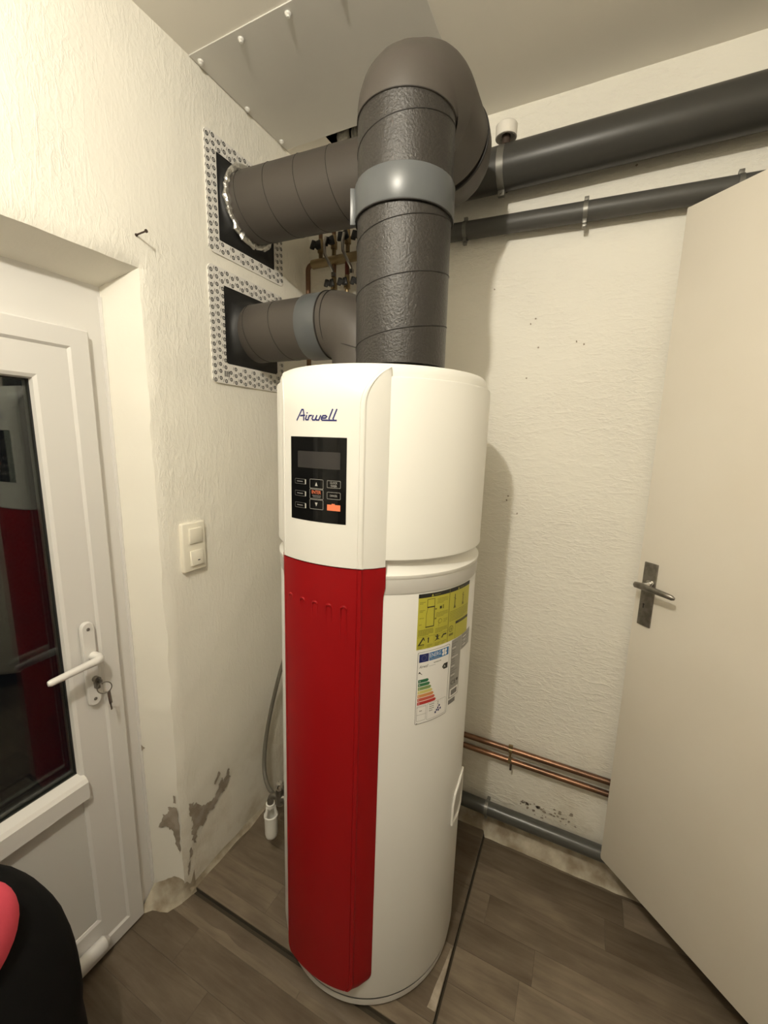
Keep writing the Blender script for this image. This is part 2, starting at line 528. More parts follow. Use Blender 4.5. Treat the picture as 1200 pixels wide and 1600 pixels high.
# ceiling with a rough service opening beside the heater duct
HX0, HX1, HY0, HY1 = -0.915, -0.50, 1.30, 1.445
cl = MB()
T = 0.05
cl.box(X0 - 0.2, XR + 0.1, YF - 0.1, HY0, ZC, ZC + T)
cl.box(X0 - 0.2, XR + 0.1, HY1, YB + 0.02, ZC, ZC + T)
cl.box(X0 - 0.2, HX0, HY0, HY1, ZC, ZC + T)
cl.box(HX1, XR + 0.1, HY0, HY1, ZC, ZC + T)
ceiling = cl.build('ceiling', 'ceiling', smooth=None)
tag(ceiling, 'matt beige ceiling', kind='structure')
vo = MB()
z0, z1 = ZC + 0.0, ZC + 0.35
vo.quad((HX0, HY0, z0), (HX0, HY1, z0), (HX0, HY1, z1), (HX0, HY0, z1))
vo.quad((HX1, HY0, z0), (HX1, HY1, z0), (HX1, HY1, z1), (HX1, HY0, z1))
vo.quad((HX0, HY0, z0), (HX1, HY0, z0), (HX1, HY0, z1), (HX0, HY0, z1))
vo.quad((HX0, HY1, z0), (HX1, HY1, z0), (HX1, HY1, z1), (HX0, HY1, z1))
vo.quad((HX0, HY0, z1), (HX1, HY0, z1), (HX1, HY1, z1), (HX0, HY1, z1))
o = vo.build('ceiling_opening', 'dark_void', ceiling, smooth=None)
o['label'] = 'dark rough opening cut through the ceiling'

# ------------------------------------------------------------------ floor: vinyl planks on two levels
fl = MB()
fl.box(-1.30, XR + 0.01, YF, PY, -0.09, FZ - 0.004)
fl.box(PX, XR + 0.01, PY, YB, -0.09, FZ - 0.004)
fl.box(X0 - 0.02, PX, PY, YB, -0.09, -0.004)
floor = fl.build('floor', 'subfloor', smooth=None)
tag(floor, 'brown wood-look plank floor with a low platform under the heater', kind='structure')
unit = MB().box(0, 1, 0, 1, 0, 1).build('plank', 'plank', floor, smooth=None)
first = [True]
def plank(x0, x1, y0, y1, z):
    g = 0.0003
    if x1 - x0 < 0.01 or y1 - y0 < 0.01: return
    if first[0]:
        p = unit; first[0] = False
    else:
        p = unit.copy(); COL.objects.link(p); p.parent = floor
    p.location = (x0 + g, y0 + g, z - 0.0035)
    p.scale = (x1 - x0 - 2 * g, y1 - y0 - 2 * g, 0.0035)
def field(xa, xb, ya, yb, z, w, seed, y_off=0.0):
    r = random.Random(seed)
    y = ya - y_off
    while y < yb:
        x = xa - r.uniform(0, 0.5)
        while x < xb:
            ln = r.uniform(0.34, 0.72)
            plank(max(x, xa), min(x + ln, xb), max(y, ya), min(y + w, yb), z)
            x += ln
        y += w
GAP = 0.007
field(X0, PX, PY, YB - 0.02, 0.0, 0.098, 3, 0.055)
field(PX + GAP, XR - 0.001, 0.0, 1.485, FZ + 0.008, 0.098, 11, 0.03)
field(-1.19, PX + GAP, 0.0, PY - 0.012, FZ, 0.098, 21, 0.06)
field(-1.19, XR - 0.001, YF, 0.0, FZ, 0.098, 5)
# worn mortar lips along the platform, back wall and jamb foot
def strip(name, fn, nu, nv, label, mk='mortar'):
    b = MB(); grid(b, fn, nu, nv)
    return tag(b.build(name, mk, smooth=60), label, kind='structure')
def lip_front(u, v):
    x = X0 + 0.0 + (PX - X0) * u
    e = 0.004 * mnoise.noise(Vector((x * 14, 0, 0)))
    y = PY - 0.012 - v * (0.040 + e * 2)
    return (x, y, FZ + 0.0035 * math.sin(math.pi * min(1, v * 1.0)) + 0.0006)
strip('trim_2', lip_front, 60, 5, 'worn pale lip along the front edge of the platform', 'plank')
def fillet_back(u, v):
    x = -0.62 + (XR + 0.62) * u
    n = mnoise.noise(Vector((x * 5, 3, 0))) * 0.006 + mnoise.noise(Vector((x * 23, 9, 0))) * 0.0035
    wd = 0.058 + n if x > PX - 0.004 else 0.036 + n * 0.5
    lv0 = FZ + 0.0082 if x > PX - 0.004 else 0.0008
    return (x, YB + 0.003 - v * wd, 0.070 * (1 - v) ** 1.3 + lv0)
strip('trim_3', fillet_back, 144, 8, 'crumbling mortar fillet at the foot of the back wall')
def fillet_left(u, v):
    y = PY - 0.02 + (YB - PY + 0.02) * u
    n = mnoise.noise(Vector((y * 9, 5, 0))) * 0.008
    return (X0 - 0.004 + v * (0.014 + n), y, 0.03 * (1 - v) ** 1.5 + 0.0008)
strip('trim_4', fillet_left, 60, 6, 'mortar fillet at the foot of the left wall')
def fillet_jamb(u, v):
    # foot of the jamb: a lump of mortar bulging towards the door
    a = Vector((X0 + 0.012, PY - 0.002, 0)); b = Vector((X0 + 0.004, JY - 0.012, 0)); c = Vector((-1.155, 0.690, 0)); d = Vector((-1.185, 0.655, 0))
    P = [a, b, (b + c) / 2 + Vector((0.012, -0.016, 0)), c, d]
    t = u * 4; i = min(3, int(t)); q = P[i].lerp(P[i + 1], t - i)
    n = mnoise.noise(Vector((u * 9, 2, v))) * 0.004
    wallp = Vector((max(XF, X0 - 0.008 - 0.13 * max(0, u - 0.25)), 0, 0))
    wallp.y = (PY - (PY - JY) * min(1, u / 0.25)) + 0.004 if u < 0.25 else JY + (JY2 - JY) * min(1, (u - 0.25) * 1.2) + 0.003
    p = q.lerp(wallp, v)
    return (p.x + n, p.y + n, FZ + 0.001 + (0.155 - 0.10 * u) * v ** 1.6 + (0.0 if v == 0 else n))
strip('trim_5', fillet_jamb, 28, 10, 'bulging mortar foot of the door jamb')

def edge_right(u, v):
    y = 0.868 + 0.16 * u
    return (PX - 0.002 - (0.024 * (1 - 0.85 * u) + 0.003 * mnoise.noise(Vector((y * 20, 1, 1)))) * v, y, 0.0006)
strip('trim_6', edge_right, 20, 2, 'bare pale strip at the right edge of the platform', 'bare')

# peeled paint on the left wall and jamb, salt-bitten spots on the back wall
def blob(outline, jit, seed, steps=5):
    r = random.Random(seed)
    out = []
    n = len(outline)
    for i in range(n):
        a, b = Vector(outline[i]), Vector(outline[(i + 1) % n])
        for k in range(steps):
            p = a.lerp(b, k / steps)
            out.append(p + Vector((r.uniform(-jit, jit), r.uniform(-jit, jit))))
    return out
def patch(pts2, to3, parent, mk='bare', name='peeled_patch'):
    b = MB()
    c = sum((Vector(p) for p in pts2), Vector((0, 0))) / len(pts2)
    bm = bmesh.new()
    vs = [bm.verts.new((p[0], p[1], 0)) for p in pts2]
    f = bm.faces.new(vs)
    bmesh.ops.triangulate(bm, faces=[f])
    bm.verts.ensure_lookup_table()
    for i, v in enumerate(bm.verts): v.index = i
    b.add([to3(v.co.x, v.co.y) for v in bm.verts], [[v.index for v in g.verts] for g in bm.faces])
    bm.free()
    return b.build(name, mk, parent, smooth=None)
onl = lambda y, z: (X0 + 0.0032, y, z)
patch(blob([(0.801, 0.333), (0.822, 0.318), (0.845, 0.285), (0.878, 0.275), (0.902, 0.272), (0.922, 0.305), (0.936, 0.322), (0.945, 0.30), (0.968, 0.335), (0.972, 0.30), (0.950, 0.262), (0.925, 0.262), (0.900, 0.235), (0.872, 0.238), (0.850, 0.205), (0.828, 0.215), (0.812, 0.165), (0.800, 0.20), (0.803, 0.25), (0.798, 0.29)], 0.006, 1), onl, wall_left)
patch(blob([(0.905, 0.315), (0.93, 0.345), (0.925, 0.36), (0.905, 0.335)], 0.004, 2, 3), onl, wall_left)
patch(blob([(0.788, 0.16), (0.798, 0.175), (0.796, 0.135), (0.785, 0.125)], 0.003, 3, 3), onl, wall_left)
patch(blob([(0.778, 0.11), (0.786, 0.12), (0.784, 0.085), (0.775, 0.07)], 0.003, 4, 3), onl, wall_left)
def onj(s, z):   # along the splayed jamb, s = distance in from the corner
    u = s / (X0 - XF)
    return (X0 - 0.006 + (XF - X0) * u, JY + (JY2 - JY) * min(1, u * 1.15) - 0.0045, z)
patch(blob([(0.003, 0.345), (0.028, 0.350), (0.032, 0.325), (0.045, 0.318), (0.062, 0.270), (0.040, 0.275), (0.024, 0.262), (0.016, 0.215), (0.004, 0.165), (0.000, 0.24)], 0.0035, 5), onj, wall_left)
patch(blob([(0.004, 0.39), (0.012, 0.392), (0.012, 0.365), (0.004, 0.362)], 0.002, 6, 3), onj, wall_left)
patch(blob([(0.085, 0.565), (0.10, 0.58), (0.102, 0.56), (0.094, 0.552)], 0.002, 7, 3), onj, wall_left)
r = random.Random(12)
for k in range(46):
    t = r.random()
    x = -0.10 + 0.19 * t + r.gauss(0, 0.012); z = 0.172 + 0.006 * math.sin(9 * t) - abs(r.gauss(0, 0.028)) * (1.4 * t + .3) + 0.018 * t
    s = r.uniform(0.0022, 0.0075)
    pts = [(x + s * r.uniform(.5, 1.3) * math.cos(a), z + s * r.uniform(.4, 1.0) * math.sin(a)) for a in [i * 2 * math.pi / 7 for i in range(7)]]
    patch(pts, lambda x, y: (x, YB - 0.0035, y), wall_back, 'bare', 'salt_spot')
for (x, z) in [(-0.33, 2.05), (-0.205, 1.93), (-0.19, 1.945), (-0.175, 1.855), (-0.205, 1.76), (-0.235, 1.36), (-0.24, 1.345), (-0.20, 1.30), (-0.062, 1.865), (-0.04, 1.855), (0.05, 2.33)]:
    s = 0.0035
    patch([(x + s * r.uniform(.5, 1.2) * math.cos(a), z + s * r.uniform(.5, 1.2) * math.sin(a)) for a in [i * 2 * math.pi / 6 for i in range(6)]], lambda x, y: (x, YB - 0.0035, y), wall_back, 'bare', 'pinhole')

# ------------------------------------------------------------------ glazed door in the recess
door1 = empty('door_1', (XD, 0.22, FZ), label='white half-glazed plastic door with lever handle and key', kind='structure')
LY1, LY0, LZT = 0.671, -0.20, 1.803      # leaf extent
GY1, GZ0, GZ1 = 0.540, 0.612, 1.672      # visible glass edge
fr = MB()
fr.box(-1.26, XF + 0.012, LY1 - 0.02, JY2 + 0.012, FZ, LZ2 + 0.012)
fr.box(-1.26, XF + 0.012, LY0 + 0.02, LY1 - 0.02, LZT - 0.02, LZ2 + 0.012)
fr.box(-1.26, XF + 0.012, LY0 - 0.08, LY0 + 0.02, FZ, LZ2)
part(fr, 'frame', 'upvc', door1, None)
bead = MB()
bead.sweep([(XF + 0.013, JY2 + 0.001, 0.05), (XF + 0.013, JY2 + 0.001, LZ2 - 0.02)], 0.006, 8)
part(bead, 'silicone_bead', 'upvc', door1)
# leaf: stepped frame profile swept round the glass
def leaf_ring(mb, y0, y1, z0, z1, prof):
    """prof: list of (inset, x); rectangular rings joined"""
    rings = []
    for ins, x in prof:
        rings.append([(x, y1 - ins, z0 + ins), (x, y1 - ins, z1 - ins), (x, y0 + ins, z1 - ins), (x, y0 + ins, z0 + ins)])
    vs = [p for q in rings for p in q]
    fs = []
    for i in range(len(rings) - 1):
        for j in range(4):
            fs.append((i * 4 + j, i * 4 + (j + 1) % 4, (i + 1) * 4 + (j + 1) % 4, (i + 1) * 4 + j))
    mb.add(vs, fs)
lf = MB()
MZ0 = 0.545   # mid rail underside
leaf_ring(lf, LY0, LY1, FZ + 0.006, LZT, [(0.0, -1.225), (0.0, XD - 0.004), (0.004, XD), (0.046, XD), (0.054, XD - 0.006)])
W = 0.052
leaf_ring(lf, LY0 + W, LY1 - W, FZ + 0.006 + W, LZT - W, [(0.0, XD - 0.005), (0.070, XD - 0.005), (0.078, XD - 0.009), (0.081, XD - 0.020)])
part(lf, 'leaf_frame', 'upvc', door1, None)
rail = MB()
ry0, ry1 = LY0 + W + 0.075, GY1 + 0.008
rail.add([(XD - 0.02, ry0, GZ0 + 0.006), (XD - 0.02, ry1, GZ0 + 0.006), (XD + 0.006, ry0, GZ0 - 0.004), (XD + 0.006, ry1, GZ0 - 0.004),
          (XD + 0.014, ry0, GZ0 - 0.014), (XD + 0.014, ry1, GZ0 - 0.014), (XD + 0.014, ry0, MZ0 + 0.004), (XD + 0.014, ry1, MZ0 + 0.004), (XD - 0.005, ry0, MZ0 - 0.004), (XD - 0.005, ry1, MZ0 - 0.004)],
         [(0, 1, 3, 2), (2, 3, 5, 4), (4, 5, 7, 6), (6, 7, 9, 8), (1, 9, 7, 5, 3), (0, 2, 4, 6, 8)])
part(rail, 'mid_rail', 'upvc', door1, None)
lp = MB().box(-1.215, XD - 0.011, LY0 + 0.10, LY1 - 0.118, 0.0, MZ0 + 0.01)
part(lp, 'lower_panel', 'upvc_panel', door1, None)
gk = MB()
leaf_ring(gk, LY0 + 0.133, GY1 + 0.0035, GZ0 - 0.002, GZ1 + 0.0035, [(0.0, XD - 0.019), (0.005, XD - 0.019), (0.007, XD - 0.026)])
part(gk, 'gasket', 'gasket', door1, None)
for k, x in enumerate((XD - 0.028, XD - 0.050)):
    gl = MB().box(x - 0.004, x, LY0 + 0.10, GY1 + 0.012, GZ0 - 0.012, GZ1 + 0.012)
    part(gl, 'pane', 'glass', door1, None)
sp = MB()
leaf_ring(sp, LY0 + 0.128, GY1 + 0.010, GZ0 - 0.008, GZ1 + 0.010, [(0.0, XD - 0.034), (0.014, XD - 0.034), (0.014, XD - 0.048)])
part(sp, 'spacer_bar', 'clip', door1, None)
drip = MB()
drip.sweep([(XD + 0.012, LY0 + 0.03, 0.052), (XD + 0.012, 0.542, 0.052), (XD + 0.012, 0.552, 0.050)], [0.024, 0.024, 0.012], 16, squash=(1.0, 0.75))
part(drip, 'draught_bar', 'upvc', door1)
# handle: backplate, lever; lock cylinder
hp = MB()
hy = 0.590
def plate_shape(mb, x0, x1, yc, zc, hw, hh, n=10):
    pts = [(yc + hw * math.cos(t), zc + hh - hw + hw * math.sin(t)) for t in [math.pi * i / n for i in range(n + 1)]]
    pts += [(yc - hw * math.cos(t), zc - hh + hw - hw * math.sin(t)) for t in [math.pi * i / n for i in range(n + 1)]]
    K = len(pts)
    ins = 0.0025
    pin = [(yc + (y - yc) * (1 - ins / hw), zc + (z - zc) * (1 - ins / hh)) for y, z in pts]
    vs = [(x0, y, z) for y, z in pts] + [(x1 - ins, y, z) for y, z in pts] + [(x1, y, z) for y, z in pin]
    fs = [(a * K + i, a * K + (i + 1) % K, (a + 1) * K + (i + 1) % K, (a + 1) * K + i) for a in range(2) for i in range(K)] + [tuple(2 * K + i for i in range(K))]
    mb.add(vs, fs)
plate_shape(hp, XD - 0.001, XD + 0.010, hy, 0.928, 0.0165, 0.122)
handle = part(hp, 'handle_plate', 'upvc', door1)
hl = MB()
hl.sweep([(XD + 0.008, hy + 0.006, 0.951), (XD + 0.030, hy + 0.008, 0.951)] + arc((XD + 0.030, hy - 0.008, 0.951), (0, 1, 0), (1, 0, 0), 0.016, 0, math.pi / 2, 6)[1:] +
         [(XD + 0.047, hy - 0.035, 0.951), (XD + 0.047, hy - 0.075, 0.949), (XD + 0.045, hy - 0.112, 0.946), (XD + 0.044, hy - 0.118, 0.946)],
         [0.0125, 0.0115] + [0.0105] * 6 + [0.0095, 0.009, 0.0085, 0.006], 14)
sub(hl, 'lever', 'upvc', handle)
for z in (1.030, 0.826):
    sc = MB().lathe([(0.0001, 0.0122), (0.004, 0.0122), (0.0045, 0.0105)], 12, (XD - 0.0005, hy, z), 'X')
    sub(sc, 'cover_screw', 'clip', handle)
cy = MB()
cy.sweep([(XD, hy + 0.004, 0.884), (XD + 0.024, hy + 0.004, 0.884)], 0.0085, 16)
cy.rbox((XD + 0.012, hy + 0.004, 0.870), (0.012, 0.005, 0.012), 0.0015)
sub(cy, 'lock_cylinder', 'nickel', handle)
ke = empty('key', (XD + 0.026, hy + 0.006, 0.885), label='steel key on a ring hanging from the glazed door lock', cat='key')
kb = MB()
kb.rbox((XD + 0.033, hy + 0.004, 0.884), (0.010, 0.0012, 0.007), 0.0006)
part(kb, 'key_in_lock', 'steel', ke)
kr = MB()
rc = Vector((XD + 0.045, hy + 0.007, 0.866))
kr.sweep([rc + 0.0165 * Vector((0.45 * math.cos(t), 0.90 * math.cos(t), math.sin(t))) for t in [2 * math.pi * i / 24 for i in range(24)]], 0.0014, 6, closed=True)
part(kr, 'ring', 'steel', ke)
kk = MB()
kk.rbox(rc + Vector((0.003, 0.009, -0.034)), (0.001, 0.0045, 0.019), 0.0006, Matrix.Rotation(0.08, 3, 'X'))
kk.rbox(rc + Vector((0.003, 0.010, -0.060)), (0.001, 0.0022, 0.012), 0.0004, Matrix.Rotation(0.08, 3, 'X'))
part(kk, 'spare_key', 'steel', ke)

# ------------------------------------------------------------------ open interior door on the right
EX, EY = 0.176, 1.430
dv = Vector((0.72991, -0.68354, 0))      # from free edge to hinge
nv = Vector((-0.68354, -0.72991, 0))     # towards the viewer
RD = Matrix((dv, -nv, Vector((0, 0, 1)))).transposed()
door2 = empty('door_2', (EX + dv.x * 0.83, EY + dv.y * 0.83, 0.129), label='plain cream painted door standing open before the back wall', kind='structure')
def dpt(s, off, z): return Vector((EX, EY, 0)) + dv * s + nv * off + Vector((0, 0, z))
dl = MB().rbox(dpt(0.415, -0.02, 1.147), (0.415, 0.02, 1.018), 0.003, RD)
part(dl, 'leaf', 'door_paint', door2, 40)
pl = MB().rbox(dpt(0.040, 0.0025, 1.109), (0.0205, 0.003, 0.098), 0.0022, RD)
plate = part(pl, 'handle_plate', 'nickel', door2)
kh = MB()
kh.sweep([dpt(0.034, 0.0056, 1.078), dpt(0.034, 0.0060, 1.078)], 0.0030, 12)
kh.rbox(dpt(0.034, 0.0057, 1.0725), (0.0016, 0.0004, 0.006), 0.0, RD)
sub(kh, 'keyhole', 'black', plate)
nk = MB()
nk.sweep([dpt(0.046, 0.005, 1.146), dpt(0.046, 0.012, 1.146), dpt(0.046, 0.0125, 1.146), dpt(0.046, 0.048, 1.146)], [0.0105, 0.0105, 0.0075, 0.0075], 16)
sub(nk, 'neck', 'chrome', plate)
lv = MB()
lv.sweep([dpt(0.028, 0.049, 1.144), dpt(0.032, 0.050, 1.1445), dpt(0.050, 0.052, 1.146), dpt(0.085, 0.052, 1.146), dpt(0.125, 0.050, 1.144), dpt(0.140, 0.048, 1.142), dpt(0.146, 0.046, 1.141)],
         [0.006, 0.0105, 0.0115, 0.0105, 0.0095, 0.0085, 0.004], 14, squash=(0.85, 0.62))
sub(lv, 'lever', 'nickel', plate)
dfm = MB()
for y in (DW0 - 0.02, DW1 - 0.02):
    dfm.box(XR - 0.012, XR + 0.125, y, y + 0.04, DWB, DWT)
dfm.box(XR - 0.012, XR + 0.125, DW0 - 0.02, DW1 + 0.02, DWT - 0.01, DWT + 0.04)
part(dfm, 'frame', 'door_paint', door2, None)

# ------------------------------------------------------------------ metal sheet on the ceiling
cp = empty('ceiling_panel', (-0.76, 1.16, ZC - 0.003), label='grey sheet metal panel screwed to the ceiling above the ducts', cat='panel')
part(MB().box(X0 + 0.003, -0.440, 0.955, 1.366, ZC - 0.003, ZC - 0.0002), 'sheet', 'sheet', cp, None)
for (x, y) in [(-1.066, 0.980), (-0.915, 0.978), (-0.760, 0.976), (-0.610, 0.976), (-0.470, 0.980), (-1.070, 1.162), (-1.066, 1.322)]:
    s = MB().lathe([(0.0001, -0.009), (0.004, -0.0085), (0.0052, -0.006), (0.0078, -0.004), (0.0085, 0)], 12, (x, y, ZC - 0.003))
    part(s, 'screw', 'screw', cp)

# ------------------------------------------------------------------ ceiling lamp (above and beside the viewer)
lamp = empty('ceiling_lamp', (LAMP.x, LAMP.y, ZC), label='white bulb socket on the ceiling near the viewer', cat='lamp')
part(MB().lathe([(0.0001, 0), (0.045, 0), (0.045, -0.012), (0.024, -0.022), (0.021, -0.066), (0.0001, -0.066)], 24, (LAMP.x, LAMP.y, ZC)), 'socket', 'cap_white', lamp)

# ------------------------------------------------------------------ ducts
RDU = 0.1035
def helix_x(x0, x1, yc, zc, r, pitch, ph=0.0, n=36):
    turns = abs(x1 - x0) / pitch
    K = int(turns * n)
    return [(x0 + (x1 - x0) * i / K, yc + r * math.cos(ph + 2 * math.pi * turns * i / K), zc + r * math.sin(ph + 2 * math.pi * turns * i / K)) for i in range(K + 1)]
CX, CY = -0.412, 0.926
UZ, UY, UYW = 2.276, 1.185, 1.150
RE, REB = 0.064, 0.060
duct = empty('ventilation_duct', (CX, CY, 1.70), label='tall dark grey insulated duct rising from the heater and bending to the upper wall plate', cat='duct')
c = MB().sweep([(CX, CY, 1.7095), (CX, CY, 1.80), (CX, CY, 1.95), (CX, CY, UZ - RE)], RDU, 64)
col = part(c, 'riser', 'epp', duct)
def zhelix(z_0, z_1, zref, pitch=0.106, n_=48):
    K = max(12, int(n_ * (z_1 - z_0) / pitch))
    out = []
    for i in range(K + 1):
        z = z_0 + (z_1 - z_0) * i / K
        t = math.radians(-65) + 2 * math.pi * (z - zref) / pitch
        out.append((CX + (RDU + 0.0002) * math.cos(t), CY + (RDU + 0.0002) * math.sin(t), z))
    return out
sub(MB().sweep(zhelix(1.712, 2.014, 1.777), 0.0011, 6), 'spiral_seam', 'seam', col)
sub(MB().sweep(zhelix(2.084, UZ - RE - 0.004, 2.170), 0.0011, 6), 'spiral_seam', 'seam', col)
cplg = MB().lathe([(RDU, 2.016), (0.1080, 2.016), (0.1090, 2.018), (0.1090, 2.080), (0.1080, 2.082), (RDU, 2.082)], 64, (CX, CY, 0))
cpo = part(cplg, 'coupling', 'coupling', duct, label='smooth blue-grey coupling sleeve')
bk = MB()
th = math.radians(-152)
R2 = Matrix.Rotation(th, 3, 'Z')
bk.rbox(Vector((CX, CY, 2.046)) + R2 @ Vector((0.113, 0, 0)), (0.006, 0.006, 0.036), 0.001, R2)
bk.rbox(Vector((CX, CY, 2.046)) + R2 @ Vector((0.113, -0.012, 0)), (0.006, 0.003, 0.030), 0.001, R2)
sub(bk, 'buckle', 'coupling', cpo)
sub(MB().sweep([(CX + 0.1068 * math.cos(t), CY + 0.1068 * math.sin(t), 2.0155) for t in [2 * math.pi * i / 64 for i in range(64)]], 0.0018, 6, closed=True), 'gap_seam', 'seam', cpo)  # black seam ring at the lower edge of the coupling
REL = 0.1055
def soft(c_, a_, b_, r_, k, n_=14):
    A = arc(c_, a_, b_, r_, 0, math.pi / 2, n_)
    return [p.lerp(A[0].lerp(A[-1], i_ / n_), k) for i_, p in enumerate(A)]
def mitre(P, rad=0.022, n_=5):
    """polyline with each corner eased by a short curve"""
    P = [Vector(p) for p in P]
    out = [P[0]]
    for a, b, c_ in zip(P[:-2], P[1:-1], P[2:]):
        p, q = b + (a - b).normalized() * rad, b + (c_ - b).normalized() * rad
        for i_ in range(n_ + 1):
            t = i_ / n_
            out.append(p * (1 - t) ** 2 + b * 2 * t * (1 - t) + q * t * t)
    return out + [P[-1]]
EXo = CX + 0.018                   # the upper elbow leans slightly to the right
ZE = UZ + 0.013
e1 = mitre([(CX, CY, UZ - RE - 0.006), (CX, CY, UZ - RE + 0.016), (CX + 0.012, CY + 0.086, ZE), (EXo, UY - REB, UZ)], 0.020)
e1o = part(MB().sweep(e1, [REL, REL, 0.106, 0.107] + [0.1085] * (len(e1) - 4), 64), 'elbow', 'epp_smooth', duct)
e2 = mitre([(EXo, UY - REB, UZ), (EXo, UY - REB + 0.035, UZ), (EXo - 0.050, UY, UZ), (CX - REB - 0.05, UY - 0.003, UZ)], 0.018)
e2o = part(MB().sweep(e2, [0.108] + [0.110] * (len(e2) - 2) + [REL], 64), 'elbow', 'epp_smooth', duct)
def ringp(cc, ax, up, r):
    return [Vector(cc) + r * (math.cos(t) * Vector(ax) + math.sin(t) * Vector(up)) for t in [2 * math.pi * i / 64 for i in range(64)]]
sub(MB().sweep(ringp((EXo, UY - REB + 0.001, UZ), (1, 0, 0), (0, 0, 1), 0.1080), 0.0036, 8, closed=True), 'joint_seam', 'seam', e2o)
sub(MB().sweep(ringp((CX, CY, UZ - RE - 0.005), (1, 0, 0), (0, 1, 0), 0.1052), 0.0009, 6, closed=True), 'joint_seam', 'seam', e1o)
sub(MB().sweep(ringp((EXo - 0.030, UY - 0.020, UZ), Vector((1, 1, 0)).normalized(), (0, 0, 1), 0.1108), 0.0010, 6, closed=True), 'joint_seam', 'seam', e2o)
def hx_y(x): return UY + (UYW - UY) * (x - (CX - REB)) / (X0 - (CX - REB))
hd = MB().sweep([(x, hx_y(x), UZ) for x in (CX - REB - 0.045, -0.75, -0.95, X0 - 0.03)], RDU - 0.0025, 56)
hdo = part(hd, 'horizontal_run', 'epp_smooth', duct)
sub(MB().sweep([(p[0], p[1] - UY + hx_y(p[0]), p[2]) for p in helix_x(X0 + 0.01, CX - REB - 0.06, UY, UZ, RDU - 0.0023, 0.106, 0.6)], 0.0010, 6), 'spiral_seam', 'seam', hdo)

duct2 = empty('ventilation_duct', (-0.640, 1.168, 1.70), label='short lower dark grey duct bending down behind the riser onto the heater', cat='duct')
LZc, LYc, LX, RL, RE2 = 1.895, 1.168, -0.640, 0.093, 0.115
h2 = part(MB().sweep([(X0 - 0.03, LYc, LZc), (-1.0, LYc, LZc), (-0.85, LYc, LZc), (LX - RE2 + 0.005, LYc, LZc)], RL, 56), 'horizontal_run', 'epp_smooth', duct2)
sub(MB().sweep(helix_x(X0 + 0.03, -0.84, LYc, LZc, RL + 0.0002, 0.106, 2.2), 0.0010, 6), 'spiral_seam', 'seam', h2)
cp2 = part(MB().lathe([(RL, -0.835), (0.0975, -0.834), (0.0985, -0.832), (0.0985, -0.762), (0.0975, -0.760), (RL, -0.760)], 56, (0, LYc, LZc), 'X'), 'coupling', 'coupling', duct2, label='smooth blue-grey coupling sleeve')
e3 = [(LX - RE2 - 0.045, LYc, LZc)] + arc((LX - RE2, LYc, LZc - RE2), (0, 0, 1), (1, 0, 0), RE2, 0, math.pi / 2, 14) + [(LX, LYc, 1.7095)]
e3o = part(MB().sweep(e3, [0.0965] + [0.0985] * 15 + [0.0965], 56), 'elbow', 'epp_smooth', duct2)
for x, w in ((-0.757, 0.0024), (LX - RE2 + 0.018, 0.0012)):
    q = [(x, LYc + 0.0992 * math.cos(t), LZc + 0.0992 * math.sin(t)) for t in [2 * math.pi * i / 64 for i in range(64)]]
    sub(MB().sweep(q, w, 6, closed=True), 'joint_seam', 'seam', e3o)
sub(MB().sweep([(LX + 0.0992 * math.cos(t), LYc + 0.0992 * math.sin(t), LZc - RE2 + 0.03 - 0.3 * 0.0992 * math.cos(t)) for t in [2 * math.pi * i / 64 for i in range(64)]], 0.0011, 6, closed=True), 'joint_seam', 'seam', e3o)

